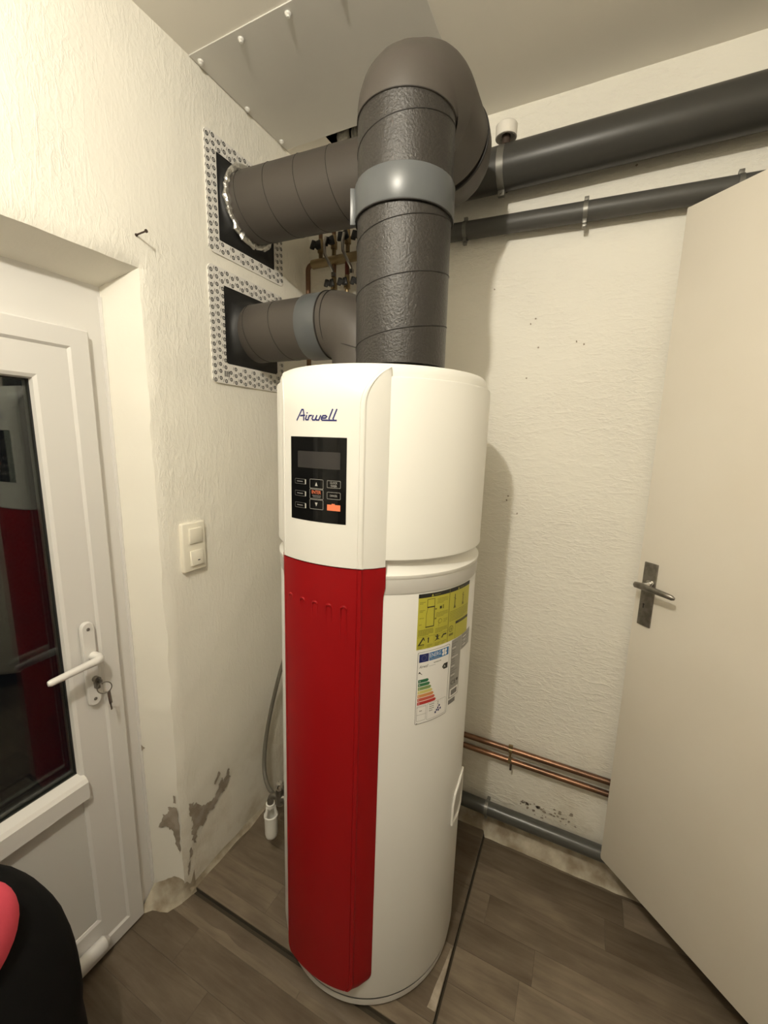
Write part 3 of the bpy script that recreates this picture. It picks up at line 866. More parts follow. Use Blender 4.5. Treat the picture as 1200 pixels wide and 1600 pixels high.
# wall plates: printed sealing tape round a black membrane
def wall_plate(y0, y1, z0, z1, by0, by1, bz0, bz1, label, barcode, seed):
    root = empty('duct_wall_plate', (X0, (y0 + y1) / 2, z0), label=label, cat='sealing plate', group='duct sealing plates')
    x = X0 + 0.0045
    tp = MB()
    r = random.Random(seed)
    rad = 0.016
    outer = []
    for (cy_, cz_, t0) in ((y1 - rad, z1 - rad, 0), (y0 + rad, z1 - rad, 90), (y0 + rad, z0 + rad, 180), (y1 - rad, z0 + rad, 270)):
        for k in range(5):
            t = math.radians(t0 + 90 * k / 4)
            outer.append((cy_ + rad * math.cos(t), cz_ + rad * math.sin(t)))
    inner = [(by1, bz1)] * 5 + [(by0, bz1)] * 5 + [(by0, bz0)] * 5 + [(by1, bz0)] * 5
    n = len(outer)
    vs = [(x, *p) for p in outer] + [(x, *p) for p in inner] + [(x - 0.006, *p) for p in outer]
    fs = []
    for i in range(n):
        j = (i + 1) % n
        fs.append((i, j, n + j, n + i)); fs.append((i, j, 2 * n + j, 2 * n + i))
    tp.add(vs, fs)
    tape = part(tp, 'tape_border', 'tape', root, None)
    ink = MB()
    P = 0.0215
    rows = int((z1 - z0) / P); cols = int((y1 - y0) / P)
    xi = x + 0.0005
    def mark(cy_, cz_):
        s = 0.0064
        a = [(cy_ + s * math.cos(t), cz_ + s * math.sin(t)) for t in [math.pi / 4 * k + 0.35 for k in range(8)]]
        b = [(cy_ + s * 0.56 * math.cos(t), cz_ + s * 0.56 * math.sin(t)) for t in [math.pi / 4 * k + 0.35 for k in range(8)]]
        for k in range(8):
            j = (k + 1) % 8
            ink.quad((xi, *a[k]), (xi, *a[j]), (xi, *b[j]), (xi, *b[k]))
        q = 0.0016
        ink.quad((xi, cy_ - q, cz_ - q), (xi, cy_ + q, cz_ - q), (xi, cy_ + q, cz_ + q), (xi, cy_ - q, cz_ + q))
        sy, sz = cy_ - 0.0108, cz_ + 0.001
        ink.quad((xi, sy - 0.0022, sz - 0.0048), (xi, sy - 0.0006, sz - 0.0048), (xi, sy + 0.0022, sz + 0.0048), (xi, sy + 0.0006, sz + 0.0048))
    for i in range(rows + 1):
        for j in range(cols + 1):
            cy_, cz_ = y0 + 0.010 + j * P, z1 - 0.010 - i * P - (0.0 if j % 2 else P * 0.35)
            if cy_ > y1 - 0.007 or cz_ < z0 + 0.007: continue
            if by0 - 0.005 < cy_ < by1 + 0.010 and bz0 - 0.006 < cz_ < bz1 + 0.006: continue
            if barcode and abs(cy_ - (y0 + 0.056)) < 0.016 and abs(cz_ - (z0 + 0.030)) < 0.012: continue
            mark(cy_, cz_)
    if barcode:
        for k in range(9):
            yy = y0 + 0.045 + k * 0.0026
            ink.quad((xi, yy, z0 + 0.022), (xi, yy + 0.0006 + 0.0008 * (k % 3), z0 + 0.022), (xi, yy + 0.0006 + 0.0008 * (k % 3), z0 + 0.040), (xi, yy, z0 + 0.040))
    io = ink.build('printed_marks', 'ink', None, None)
    io.parent = tape
    io['kind'] = 'stuff'
    return root
p1 = wall_plate(0.992, 1.332, 2.100, 2.430, 1.034, 1.286, 2.142, 2.384, 'upper square sealing plate with printed white tape and foil ring', False, 1)
p2 = wall_plate(0.984, 1.330, 1.716, 2.064, 1.042, 1.291, 1.780, 2.016, 'lower square sealing plate with printed white tape and barcode', True, 2)
def membrane(root, y0, y1, z0, z1, yc, zc, r):
    b = MB()
    x = X0 + 0.0035
    def fn(u, v):
        t = 2 * math.pi * u
        dy, dz = math.cos(t), math.sin(t)
        k = min((y1 - yc if dy > 0 else yc - y0) / max(abs(dy), 1e-6), (z1 - zc if dz > 0 else zc - z0) / max(abs(dz), 1e-6))
        rr = k + (r - k) * v
        return (x + 0.022 * v ** 4, yc + rr * dy, zc + rr * dz)
    grid(b, fn, 96, 10)
    return part(b, 'membrane', 'membrane', root, 50)
membrane(p1, 1.034, 1.286, 2.142, 2.384, UYW, UZ, 0.100)
membrane(p2, 1.042, 1.291, 1.780, 2.016, LYc, LZc, 0.092)
fo = MB()
rr = random.Random(4)
ring = []; rad = []
for i in range(72):
    t = 2 * math.pi * i / 72
    R_ = 0.1045 + rr.uniform(-0.003, 0.003)
    ring.append((X0 + 0.030 + rr.uniform(-0.002, 0.002), UYW + R_ * math.cos(t), UZ + R_ * math.sin(t)))
    rad.append(0.0105 + rr.uniform(-0.003, 0.003))
fo.sweep(ring, rad, 9, closed=True, squash=(0.75, 1.25))
part(fo, 'foil_ring', 'foil', p1, 22, label='crumpled silver foil ring')

# ------------------------------------------------------------------ water heater
LEAN = 0.0090
hax = Vector((-0.45101, 0.89252, 0))
HB = Vector((-0.521885, 1.032765, 0.0))
heater = empty('water_heater', HB, label='tall white heat pump water heater with red front panel', cat='water heater')
heater.rotation_mode = 'QUATERNION'
heater.rotation_quaternion = Matrix.Rotation(LEAN, 3, hax).to_quaternion()
def hp_(mb, name, mats, smooth=35, par=None, label=None):
    o = mb.build(name, mats, par or heater, smooth)
    if label: o['label'] = label
    return o
RB, RC, RF = 0.2755, 0.2800, 0.3055
hp_(MB().lathe([(0.05, 0.004), (0.262, 0.004), (0.270, 0.010), (0.2725, 0.030), (0.2725, 0.034)], 128), 'foot_ring', 'enamel')
hp_(MB().lathe([(0.255, 0.034), (0.268, 0.034), (0.2735, 0.040), (RB, 0.06), (RB, 1.206), (0.2735, 1.210)], 160), 'tank_body', 'enamel')
hp_(MB().lathe([(0.272, 1.205), (0.2768, 1.206), (0.2775, 1.209), (0.2775, 1.238), (0.2768, 1.2405)], 128), 'grey_band', 'band', label='pale grey band round the tank')
hp_(MB().lathe([(0.2768, 1.2400), (0.2790, 1.2440), (0.2790, 1.2500), (0.270, 1.2600), (0.266, 1.2760), (0.270, 1.2860), (0.276, 1.2860)], 128), 'recessed_ring', 'abs')
hp_(MB().lathe([(0.268, 1.2840), (RC - 0.002, 1.2840), (RC + 0.0005, 1.2870), (RC + 0.0005, 1.2930), (RC, 1.2960), (RC, 1.672), (RC - 0.0015, 1.6755), (RC - 0.0075, 1.677), (RC - 0.008, 1.685), (RC - 0.0105, 1.695), (RC - 0.018, 1.7035), (0.20, 1.7075), (0.05, 1.709), (0.0001, 1.709)], 160), 'top_cover', 'abs')

AC = -91.3    # panel centre angle
A1 = 20.6     # half angle of the front face
A2 = 30.4     # half angle at the foot of the flanks
def panel_section(rf, rs, a1=A1, a2=A2):
    """(angle, radius) points right to left; rf front radius, rs flank foot radius"""
    k = max(0.0, min(1.0, (rf - RC) / (RF - RC)))
    a1 = a2 - (a2 - a1) * k
    d = rf - rs
    pts = [(a2, rs - 0.012), (a2, rs), (a2 - (a2 - a1) * 0.5, rs + d * 0.50), (a1 + 0.35 * k, rf - 0.0042 * k), (a1 + 0.05, rf - 0.0012 * k), (a1 - 0.35, rf)]
    g = 1.05 * k + 0.05
    pts += [(a1 - 0.4 - g, rf), (a1 - 0.55 - g, rf - 0.0012 * k), (a1 - 0.75 - g, rf - 0.0012 * k), (a1 - 0.9 - g, rf)]
    N_ = 26
    e = a1 - 0.95 - g
    pts += [(e - 2 * e * i / N_, rf) for i in range(1, N_)]
    return pts + [(-a, r_) for a, r_ in reversed(pts[:10])]
def panel_mesh(levels):
    """levels: list of (z, section)"""
    vs, fs = [], []
    n = len(levels[0][1])
    for z, sec in levels:
        for a, r_ in sec:
            t = math.radians(AC + a)
            vs.append((r_ * math.cos(t), r_ * math.sin(t), z))
    for i in range(len(levels) - 1):
        for j in range(n - 1):
            fs.append((i * n + j, i * n + j + 1, (i + 1) * n + j + 1, (i + 1) * n + j))
    fs.append(tuple(range(n))); fs.append(tuple((len(levels) - 1) * n + j for j in range(n - 1, -1, -1)))
    return MB().add(vs, fs)
lv_ = [(1.2715, panel_section(RF - 0.001, RC + 0.0005)), (1.2725, panel_section(RF, RC + 0.0005))]
for z in (1.35, 1.45, 1.55, 1.61):
    lv_.append((z, panel_section(RF, RC + 0.0005)))
for i in range(1, 13):
    t = math.radians(68 * i / 12)
    lv_.append((1.612 + 0.091 * math.sin(t), panel_section(0.2595 + 0.046 * math.cos(t), RC + 0.0004 - 0.004 * (i / 12) ** 4)))
hp_(panel_mesh(lv_), 'control_fascia', 'abs', 40)

def redsec(z):
    rs = 0.2805 if z > 1.222 else (0.2765 if z < 1.19 else 0.2765 + 0.004 * (z - 1.19) / 0.032)
    zb = 0.097
    cut = 0.0
    if z < zb + 0.035:
        q = 1 - (z - zb) / 0.035
        cut = 8.0 * (1 - math.sqrt(max(0, 1 - q * q)))
    a2 = A2 - 0.4 + (0.7 if z > 1.222 else 0) - cut
    a1 = A1 - cut * 0.9
    rf = RF - (0.010 * max(0, 1 - (z - zb) / 0.012) ** 2 if z < zb + 0.012 else 0)
    return panel_section(rf, rs, a1, a2)
zs = [0.097, 0.098, 0.100, 0.103, 0.107, 0.112, 0.118, 0.125, 0.133, 0.16, 0.3, 0.5, 0.7, 0.9, 1.1, 1.189, 1.20, 1.2225, 1.25, 1.2675, 1.2690]
redo = hp_(panel_mesh([(z, redsec(z)) for z in zs]), 'red_panel', 'red', 18, label='red plastic front panel')
for th_, ln in ((-106.2, 0.016), (-98.5, 0.028), (-91.6, 0.050), (-84.7, 0.065), (-78.0, 0.150)):
    w = 1.25
    pts, rads = [], []
    def rp(a, z, dr): 
        t = math.radians(th_ + a); return ((RF + dr) * math.cos(t), (RF + dr) * math.sin(t), z)
    ztop = 1.183; rr_ = w * math.pi / 180 * RF
    K = 6
    for i in range(K + 1):
        q = i / K
        pts.append(rp(-w, ztop - rr_ - ln * (1 - q), -0.0008)); rads.append(0.0003 + 0.0018 * q)
    for i in range(1, 12):
        t = math.pi - math.pi * i / 12
        pts.append(rp(w * math.cos(t), ztop - rr_ + rr_ * math.sin(t), -0.0004)); rads.append(0.0021 + 0.0012 * math.sin(t))
    for i in range(K + 1):
        q = 1 - i / K
        pts.append(rp(w, ztop - rr_ - ln * (1 - q), -0.0008)); rads.append(0.0003 + 0.0018 * q)
    hp_(MB().sweep(pts, rads, 8), 'embossed_vent', 'red', 60, redo)

# ---- flat print wrapped on the curved faces
def text_tris(s, size, shear=0.0):
    cu = bpy.data.curves.new('t', 'FONT')
    cu.body = s; cu.size = 1.0; cu.shear = shear; cu.resolution_u = 2
    ob = bpy.data.objects.new('t', cu)
    COL.objects.link(ob)
    dg = bpy.context.evaluated_depsgraph_get()
    me = bpy.data.meshes.new_from_object(ob.evaluated_get(dg))
    vs = [(v.co.x, v.co.y) for v in me.vertices]
    fs = [tuple(p.vertices) for p in me.polygons]
    bpy.data.objects.remove(ob); bpy.data.curves.remove(cu); bpy.data.meshes.remove(me)
    x0 = min(v[0] for v in vs); x1 = max(v[0] for v in vs); y0 = min(v[1] for v in vs); y1 = max(v[1] for v in vs)
    return [((x - x0), (y - y0)) for x, y in vs], fs, (x1 - x0), (y1 - y0)
class Decal:
    """flat print: u = arc length in metres from angle a0 (to the viewer's right), v = height"""
    def __init__(s, R, a0):
        s.R, s.a0, s.mb, s.mats = R, a0, MB(), []
    def mi(s, k):
        if k not in s.mats: s.mats.append(k)
        return s.mats.index(k)
    def p(s, u, v, L):
        t = math.radians(s.a0) + u / s.R
        r_ = s.R + 0.0003 + 0.00022 * L
        return (r_ * math.cos(t), r_ * math.sin(t), v)
    def rect(s, u0, u1, v0, v1, k, L=1):
        n = max(1, int(abs(u1 - u0) / 0.006))
        for i in range(n):
            a, b = u0 + (u1 - u0) * i / n, u0 + (u1 - u0) * (i + 1) / n
            s.mb.quad(s.p(a, v0, L), s.p(b, v0, L), s.p(b, v1, L), s.p(a, v1, L), s.mi(k))
        return s
    def poly(s, pts, k, L=1):
        s.mb.add([s.p(u, v, L) for u, v in pts], [tuple(range(len(pts)))], s.mi(k)); return s
    def line(s, pts, w, k, L=1, closed=False):
        pts = [Vector(q) for q in pts]
        if closed: pts = pts + [pts[0]]
        for a, b in zip(pts[:-1], pts[1:]):
            d = (b - a)
            if d.length < 1e-6: continue
            n = max(1, int(d.length / 0.008)); d.normalize()
            nn = Vector((-d.y, d.x)) * w / 2; e = d * w * 0.42
            a2, b2 = a - e, b + e
            for i in range(n):
                q0, q1 = a2.lerp(b2, i / n), a2.lerp(b2, (i + 1) / n)
                s.mb.quad(s.p(*(q0 - nn), L), s.p(*(q1 - nn), L), s.p(*(q1 + nn), L), s.p(*(q0 + nn), L), s.mi(k))
        return s
    def frame(s, u0, u1, v0, v1, w, k, L=1, r=0.0):
        if r:
            P = []
            for cx, cz, t0 in ((u1 - r, v1 - r, 0), (u0 + r, v1 - r, 90), (u0 + r, v0 + r, 180), (u1 - r, v0 + r, 270)):
                P += [(cx + r * math.cos(math.radians(t0 + 30 * i)), cz + r * math.sin(math.radians(t0 + 30 * i))) for i in range(4)]
            return s.line(P, w, k, L, True)
        return s.line([(u0, v0), (u1, v0), (u1, v1), (u0, v1)], w, k, L, True)
    def disc(s, u, v, r, k, L=1, n=12):
        return s.poly([(u + r * math.cos(2 * math.pi * i / n), v + r * math.sin(2 * math.pi * i / n)) for i in range(n)], k, L)
    def text(s, t, u, v, h, k, L=2, w=None, shear=0.0, align='l'):
        vs, fs, tw, th_ = text_tris(t, 1, shear)
        sy = h / th_; sx = sy if w is None else w / tw
        if align == 'c': u = u - tw * sx / 2
        s.mb.add([s.p(u + x * sx, v + y * sy, L) for x, y in vs], fs, s.mi(k)); return s
    def lines(s, u0, u1, v1, n, pitch, h, k, L=1, seed=0):
        r = random.Random(seed)
        for i in range(n):
            u = u0
            end = u1 if i < n - 1 else u0 + (u1 - u0) * r.uniform(0.4, 0.8)
            while u < end - 0.0008:
                w = r.uniform(0.0015, 0.0045)
                s.rect(u, min(u + w, end), v1 - i * pitch - h, v1 - i * pitch, k, L)
                u += w + 0.0007
        return s
    def done(s, name, par=None, label=None):
        o = s.mb.build(name, s.mats, par or heater, None)
        if label: o['label'] = label
        return o
deg = math.pi / 180
# logo in slanted script strokes
lg = Decal(RF, -101.2)
S6 = 1 / 6.0
def lg_pt(px, py):     # measured on the fascia: 19.2 degrees wide, 0.0225 high
    return ((px - 268) / (640 - 268) * 19.25 * deg * RF, 1.584 + (704 - py) / (704 - 598) * 0.0222)
LOGO = [[(268, 702), (322, 600), (337, 600), (343, 640), (341, 703)], [(308, 660), (352, 656)],
        [(372, 658), (361, 690), (366, 700), (384, 700)], [(398, 660), (387, 700)], [(390, 680), (404, 660), (420, 658)],
        [(436, 660), (425, 690), (432, 702), (452, 702), (470, 660)], [(470, 660), (460, 690), (466, 702), (487, 702), (504, 660)],
        [(512, 684), (548, 682), (557, 668), (548, 659), (526, 660), (513, 676), (511, 692), (518, 703), (560, 704)],
        [(606, 600), (577, 686), (580, 704)], [(560, 704), (636, 704)], [(640, 600), (611, 686), (614, 704)]]
for st in LOGO:
    lg.line([lg_pt(*q) for q in st], 0.0031, 'logo', 1)
lg.disc(*lg_pt(377, 633), 0.0018, 'logo', 1)
lg.done('logo_lettering', None, 'dark blue script lettering')

# display with keypad
dp = Decal(RF, -105.1)
DWd = 27.5 * deg * RF
U = lambda a: (a + 105.1) * deg * RF
dp.rect(0, DWd, 1.3675, 1.5495, 'gloss_black', 1)
disp = dp.done('display_panel', None, 'glossy black control display')
sc_ = Decal(RF + 0.0006, -105.1)
sc_.rect(U(-100.7), U(-80.1), 1.4835, 1.5190, 'lcd', 1)
sc_.done('screen', disp, 'dark grey blank screen')
def button(a0, a1, z0, z1, fn=None, frame='print_white', fill=None, w=0.0006, name='button'):
    b = Decal(RF + 0.0006, -105.1)
    b.rect(U(a0), U(a1), z0, z1, fill or 'gloss_black', 1)
    if frame: b.frame(U(a0), U(a1), z0, z1, w, frame, 2, 0.0016)
    if fn: fn(b, (U(a0) + U(a1)) / 2, (z0 + z1) / 2)
    return b.done(name, disp)
def dash(b, u, v):
    b.rect(u - 0.010, u + 0.008, v - 0.001, v + 0.001, 'label_mid', 3)
    b.rect(U(-96.6), U(-96.0), v - 0.0052, v + 0.0052, 'print_white', 3)
for z0, z1 in ((1.4475, 1.4580), (1.4208, 1.4318), (1.3945, 1.4055)):
    button(-102.4, -96.2, z0, z1, dash, 'label_mid')
button(-94.0, -87.5, 1.4405, 1.4600, lambda b, u, v: b.poly([(u - 0.0034, v - 0.0042), (u + 0.0034, v - 0.0042), (u, v + 0.004)], 'print_white', 3))
def ent(b, u, v):
    b.text('ENTER', u, v + 0.0005, 0.0072, 'print_orange', 3, w=0.0235, align='c')
    b.rect(u - 0.0105, u + 0.012, v - 0.0038, v - 0.0026, 'label_mid', 3)
    b.rect(u - 0.0085, u + 0.011, v - 0.0070, v - 0.0058, 'label_mid', 3)
button(-94.0, -87.5, 1.4180, 1.4385, ent)
button(-94.0, -87.5, 1.3955, 1.4160, lambda b, u, v: b.poly([(u - 0.0034, v + 0.0042), (u + 0.0034, v + 0.0042), (u, v - 0.004)], 'print_white', 3))
def clk(b, u, v):
    b.text('CLOCK', u, v + 0.0008, 0.0046, 'print_white', 3, w=0.0165, align='c')
    b.text('TIMER', u, v - 0.0056, 0.0042, 'print_white', 3, w=0.0150, align='c')
button(-85.7, -79.9, 1.4445, 1.4595, clk)
button(-85.7, -79.9, 1.4205, 1.4350, lambda b, u, v: b.text('CANCEL', u, v - 0.002, 0.0042, 'print_white', 3, w=0.0175, align='c'))
def onoff(b, u, v):
    b.rect(u - 0.0045, u + 0.0028, v + 0.0050, v + 0.0085, 'print_orange', 1)
button(-85.7, -79.9, 1.3955, 1.4085, onoff, None, 'print_orange', name='power_button')

# yellow warning sheet on the tank
RL_ = RB
yl = Decal(RL_, -44.0)
UY_ = lambda a: (a + 44.0) * deg * RL_
ua, ub, uc, ud = UY_(-44.0), UY_(-25.3), UY_(-24.9), UY_(-6.0)
zt, zb = 1.2020, 1.0640
yl.rect(ua, ud, zb, zt, 'yellow', 0)
yl.rect(ua, ub, zt - 0.010, zt, 'label_dark', 1)
yl.rect(uc, ud, zt - 0.010, zt, 'label_dark', 1)
yl.rect(ub, uc, zb, zt, 'label_olive', 1)
for u in (ua + 0.034, uc + 0.030):
    yl.poly([(u, zt - 0.0085), (u + 0.006, zt - 0.0085), (u + 0.003, zt - 0.0025)], 'yellow', 2)
    yl.rect(u + 0.009, u + 0.026, zt - 0.0068, zt - 0.0050, 'label_olive', 2)
# tank diagram
yl.frame(ua + 0.024, ua + 0.044, 1.168, 1.187, 0.0011, 'label_dark', 1)
yl.rect(ua + 0.024, ua + 0.045, 1.166, 1.1688, 'label_dark', 1)
yl.line([(ua + 0.044, 1.168), (ua + 0.044, 1.120)], 0.0018, 'label_dark', 1)
yl.line([(ua + 0.026, 1.168), (ua + 0.022, 1.150), (ua + 0.022, 1.120)], 0.0008, 'label_dark', 1)
yl.rect(ua + 0.021, ua + 0.045, 1.1175, 1.1198, 'label_dark', 1)
for i, v in enumerate((1.160, 1.136)):
    yl.rect(ua + 0.046, ua + 0.051, v - 0.002, v + 0.002, 'label_olive', 1)
for i, v in enumerate((1.178, 1.158, 1.139, 1.123)):
    yl.lines(ua + 0.004, ua + 0.019, v + 0.004, 2 if i < 2 else 1, 0.0034, 0.0014, 'label_olive', 1, i)
yl.lines(ua + 0.052, ub - 0.004, 1.185, 4, 0.0036, 0.0013, 'label_olive', 1, 7)
yl.rect(ua + 0.060, ua + 0.066, 1.158, 1.165, 'label_dark', 1)
yl.rect(ua + 0.069, ua + 0.0725, 1.157, 1.167, 'label_olive', 1)
yl.lines(ua + 0.050, ub - 0.003, 1.150, 4, 0.0032, 0.0013, 'label_olive', 1, 8)
yl.disc(ua + 0.063, 1.127, 0.0062, 'label_olive', 1); yl.disc(ua + 0.063, 1.127, 0.0048, 'yellow', 2)
yl.line([(ua + 0.060, 1.122), (ua + 0.058, 1.114)], 0.001, 'label_olive', 1)
yl.lines(ua + 0.074, ub - 0.003, 1.130, 3, 0.0035, 0.0013, 'label_olive', 1, 9)
yl.lines(ua + 0.003, ua + 0.044, 1.113, 5, 0.0032, 0.0016, 'label_olive', 1, 10)
yl.lines(ua + 0.050, ub - 0.003, 1.110, 4, 0.0032, 0.0014, 'label_olive', 1, 11)
# right half: tool pictures and text
for u, h_ in ((uc + 0.020, 0.034), (uc + 0.056, 0.030)):
    yl.rect(u - 0.0012, u + 0.0012, 1.150, 1.150 + h_, 'label_dark', 1)
    yl.poly([(u - 0.005, 1.148), (u + 0.005, 1.148), (u + 0.0015, 1.156), (u - 0.0015, 1.156)], 'label_olive', 1)
    yl.line([(u - 0.005, 1.176), (u + 0.005, 1.170)], 0.001, 'label_olive', 1)
yl.lines(uc + 0.003, ud - 0.004, 1.142, 7, 0.0040, 0.0014, 'label_olive', 1, 12)
yl.rect(uc + 0.028, ud, 1.104, 1.1105, 'label_dark', 1)
yl.rect(uc + 0.040, ud - 0.012, 1.1065, 1.1080, 'label_olive', 2)
yl.disc(uc + 0.011, 1.096, 0.0085, 'label_olive', 1, 16); yl.disc(uc + 0.011, 1.096, 0.0068, 'yellow', 2, 16)
for i in range(3):
    t = math.pi * i / 3
    yl.line([(uc + 0.011 - 0.006 * math.cos(t), 1.096 - 0.006 * math.sin(t)), (uc + 0.011 + 0.006 * math.cos(t), 1.096 + 0.006 * math.sin(t))], 0.0012, 'label_olive', 3)
yl.rect(uc + 0.004, uc + 0.020, 1.078, 1.084, 'label_olive', 1)
yl.rect(uc + 0.028, ud, zb, 1.104, 'label_olive', 1); yl.rect(uc + 0.0285, ud, zb + 0.0005, 1.1035, 'yellow', 2)
# bottom row of pictograms
for u in (ua + 0.024, ua + 0.047, ua + 0.068):
    yl.rect(u, u + 0.0005, zb + 0.002, 1.094, 'label_olive', 1)
yl.rect(ua + 0.001, ub - 0.001, 1.0945, 1.0952, 'label_olive', 1)
yl.line([(ua + 0.006, 1.076), (ua + 0.017, 1.092)], 0.0034, 'label_dark', 1)
yl.rect(ua + 0.003, ua + 0.020, 1.0745, 1.0765, 'label_dark', 1)
yl.line([(ua + 0.018, 1.092), (ua + 0.020, 1.086)], 0.0022, 'label_dark', 1)
yl.disc(ua + 0.031, 1.0895, 0.0022, 'label_dark', 1); yl.rect(ua + 0.0296, ua + 0.0324, 1.078, 1.0875, 'label_dark', 1)
yl.disc(ua + 0.057, 1.0915, 0.0026, 'label_dark', 1)
for a, b in (((0.051, 1.0915), (0.063, 1.080)), ((0.063, 1.0905), (0.051, 1.079))):
    yl.line([(ua + a[0], a[1]), (ua + b[0], b[1])], 0.0018, 'label_dark', 1)
yl.rect(ua + 0.0552, ua + 0.0588, 1.080, 1.0895, 'label_dark', 1)
yl.line([(ua + 0.072, 1.083), (ua + 0.076, 1.089), (ua + 0.085, 1.089)], 0.0036, 'label_dark', 1)
for i, u in enumerate((ua + 0.003, ua + 0.027, ua + 0.050, ua + 0.071)):
    yl.lines(u, u + 0.017, 1.0735, 3, 0.0030, 0.0013, 'label_olive', 1, 20 + i)
yl.done('warning_label', None, 'yellow sheet of printed warnings and pictograms')

# energy label
en = Decal(RL_, -43.2)
ew = 20.7 * deg * RL_
e0, e1_ = 0.8665, 1.0580
en.rect(0, ew, e0, e1_, 'label_white', 1)
en.frame(0.0012, ew - 0.0012, e0 + 0.0012, e1_ - 0.0012, 0.0011, 'label_mid', 2, 0.004)
en.rect(0.005, 0.031, 1.0305, 1.0515, 'eu_blue', 2)
for i in range(12):
    t = 2 * math.pi * i / 12
    en.disc(0.018 + 0.0062 * math.cos(t), 1.041 + 0.0066 * math.sin(t), 0.0008, 'label_grey', 3, 5)
en.rect(0.0325, ew - 0.005, 1.0305, 1.0515, 'energy_blue', 2)
en.text('ENERG', 0.0345, 1.0385, 0.0105, 'label_white', 3, w=0.033)
en.rect(0.0345, 0.064, 1.0335, 1.0352, 'label_grey', 3)
for du, dv_ in ((0, 0), (0.0085, 0), (0, -0.0095), (0.0085, -0.0095)):
    en.disc(0.0755 + du, 1.0462 + dv_, 0.0040, 'label_white', 3)
en.rect(0.0745, 0.085, 1.0402, 1.0422, 'label_white', 3)
en.text('Airwell', 0.006, 1.0155, 0.0075, 'label_dark', 2, w=0.025, shear=0.4)
en.rect(0.033, 0.053, 1.0162, 1.0168, 'label_mid', 2)
en.lines(0.047, ew - 0.006, 1.0235, 1, 0.003, 0.0022, 'label_mid', 2, 3)
en.poly([(0.004, 1.002), (0.011, 1.0025), (0.0075, 1.0075)], 'label_dark', 2); en.line([(0.009, 1.003), (0.014, 0.999)], 0.0014, 'label_dark', 2)
en.poly([(ew - 0.025, 1.0025), (ew - 0.019, 0.995), (ew - 0.019, 1.010)], 'label_dark', 2)
en.rect(ew - 0.019, ew - 0.0055, 0.995, 1.010, 'label_dark', 2)
en.text('A', ew - 0.0195, 0.9995, 0.006, 'label_white', 3)
for i in range(7):
    v = 0.9775 - i * 0.0098
    L_ = 0.026 + 0.0042 * i
    en.rect(0.005, 0.005 + L_, v, v + 0.0082, 'cls%d' % i, 2)
    en.poly([(0.005 + L_, v), (0.0085 + L_, v + 0.0041), (0.005 + L_, v + 0.0082)], 'cls%d' % i, 2)
    en.text('ABCDEFG'[i], 0.0075, v + 0.0022, 0.0040, 'label_white', 3)
en.frame(0.005, 0.030, 0.892, 0.9155, 0.0006, 'label_mid', 2, 0.002)
en.frame(0.005, 0.030, 0.8755 + 0.0, 0.9125, 0.0006, 'label_mid', 2, 0.002)
en.lines(0.012, 0.023, 0.903, 1, 0.003, 0.0022, 'label_mid', 2, 5)
en.frame(0.034, ew - 0.006, 0.8725, 0.9155, 0.0006, 'label_mid', 2, 0.002)
en.lines(0.040, 0.055, 0.9125, 4, 0.0055, 0.0020, 'label_mid', 2, 6)
en.lines(0.066, 0.070, 0.9125, 3, 0.0050, 0.0020, 'label_dark', 2, 7)
for a in ((0.066, 0.892), (0.070, 0.897), (0.062, 0.887), (0.068, 0.885), (0.074, 0.888), (0.058, 0.882)):
    en.rect(a[0], a[0] + 0.0045, a[1], a[1] + 0.0055, 'eu_blue', 2)
en.lines(0.005, 0.012, 0.8705, 1, 0.003, 0.0018, 'label_dark', 2, 9)
en.done('energy_label', None, 'white energy rating label with coloured bars')

# silver rating plate
rp_ = Decal(RL_, -21.2)
rw = 9.0 * deg * RL_
rp_.rect(0, rw, 0.9020, 1.0620, 'label_grey', 1)
rp_.rect(rw + 0.0008, rw + 0.056, 1.0210, 1.0660, 'label_grey', 1)
rp_.rect(0, rw - 0.014, 0.8850, 0.8975, 'label_mid', 1)
for i in range(16):
    rp_.lines(0.003, rw - 0.004 - (0.012 if i % 3 else 0), 1.053 - i * 0.0062, 1, 0.003, 0.0020, 'label_white' if i % 4 == 2 else 'label_mid', 2, 40 + i)
rp_.lines(rw + 0.006, rw + 0.05, 1.059, 5, 0.008, 0.0022, 'label_mid', 2, 61)
rp_.lines(rw + 0.010, rw + 0.03, 1.055, 3, 0.011, 0.003, 'label_white', 2, 62)
rp_.text('CE', 0.006, 0.9380, 0.0115, 'label_dark', 2, w=0.021)
rp_.disc(0.0335, 0.9455, 0.0042, 'label_dark', 2)
rp_.rect(0.004, rw - 0.003, 0.9045, 0.9270, 'label_white', 2)
rp_.rect(0.0085, rw - 0.008, 0.9085, 0.9230, 'label_mid', 3)
rp_.done('rating_plate', None, 'silver rating plate with CE mark')

# moulded carrying grip on the flank
gr = MB()
def fpt(a, z, dr):
    t = math.radians(a); return ((RB + dr) * math.cos(t), (RB + dr) * math.sin(t), z)
gr.sweep([fpt(a, z, 0.003) for a, z in ((-9, 0.482), (-9, 0.545), (-7, 0.572), (0, 0.590), (8, 0.596), (11, 0.590), (11, 0.500), (8, 0.486), (0, 0.482))], 0.0035, 8, closed=True)
grip = hp_(gr, 'grip', 'abs')
gi = MB(); grid(gi, lambda u, v: fpt(-8 + 18 * u, 0.49 + 0.085 * v, 0.0012), 8, 2)
hp_(gi, 'grip_inset', 'band', 35, grip)

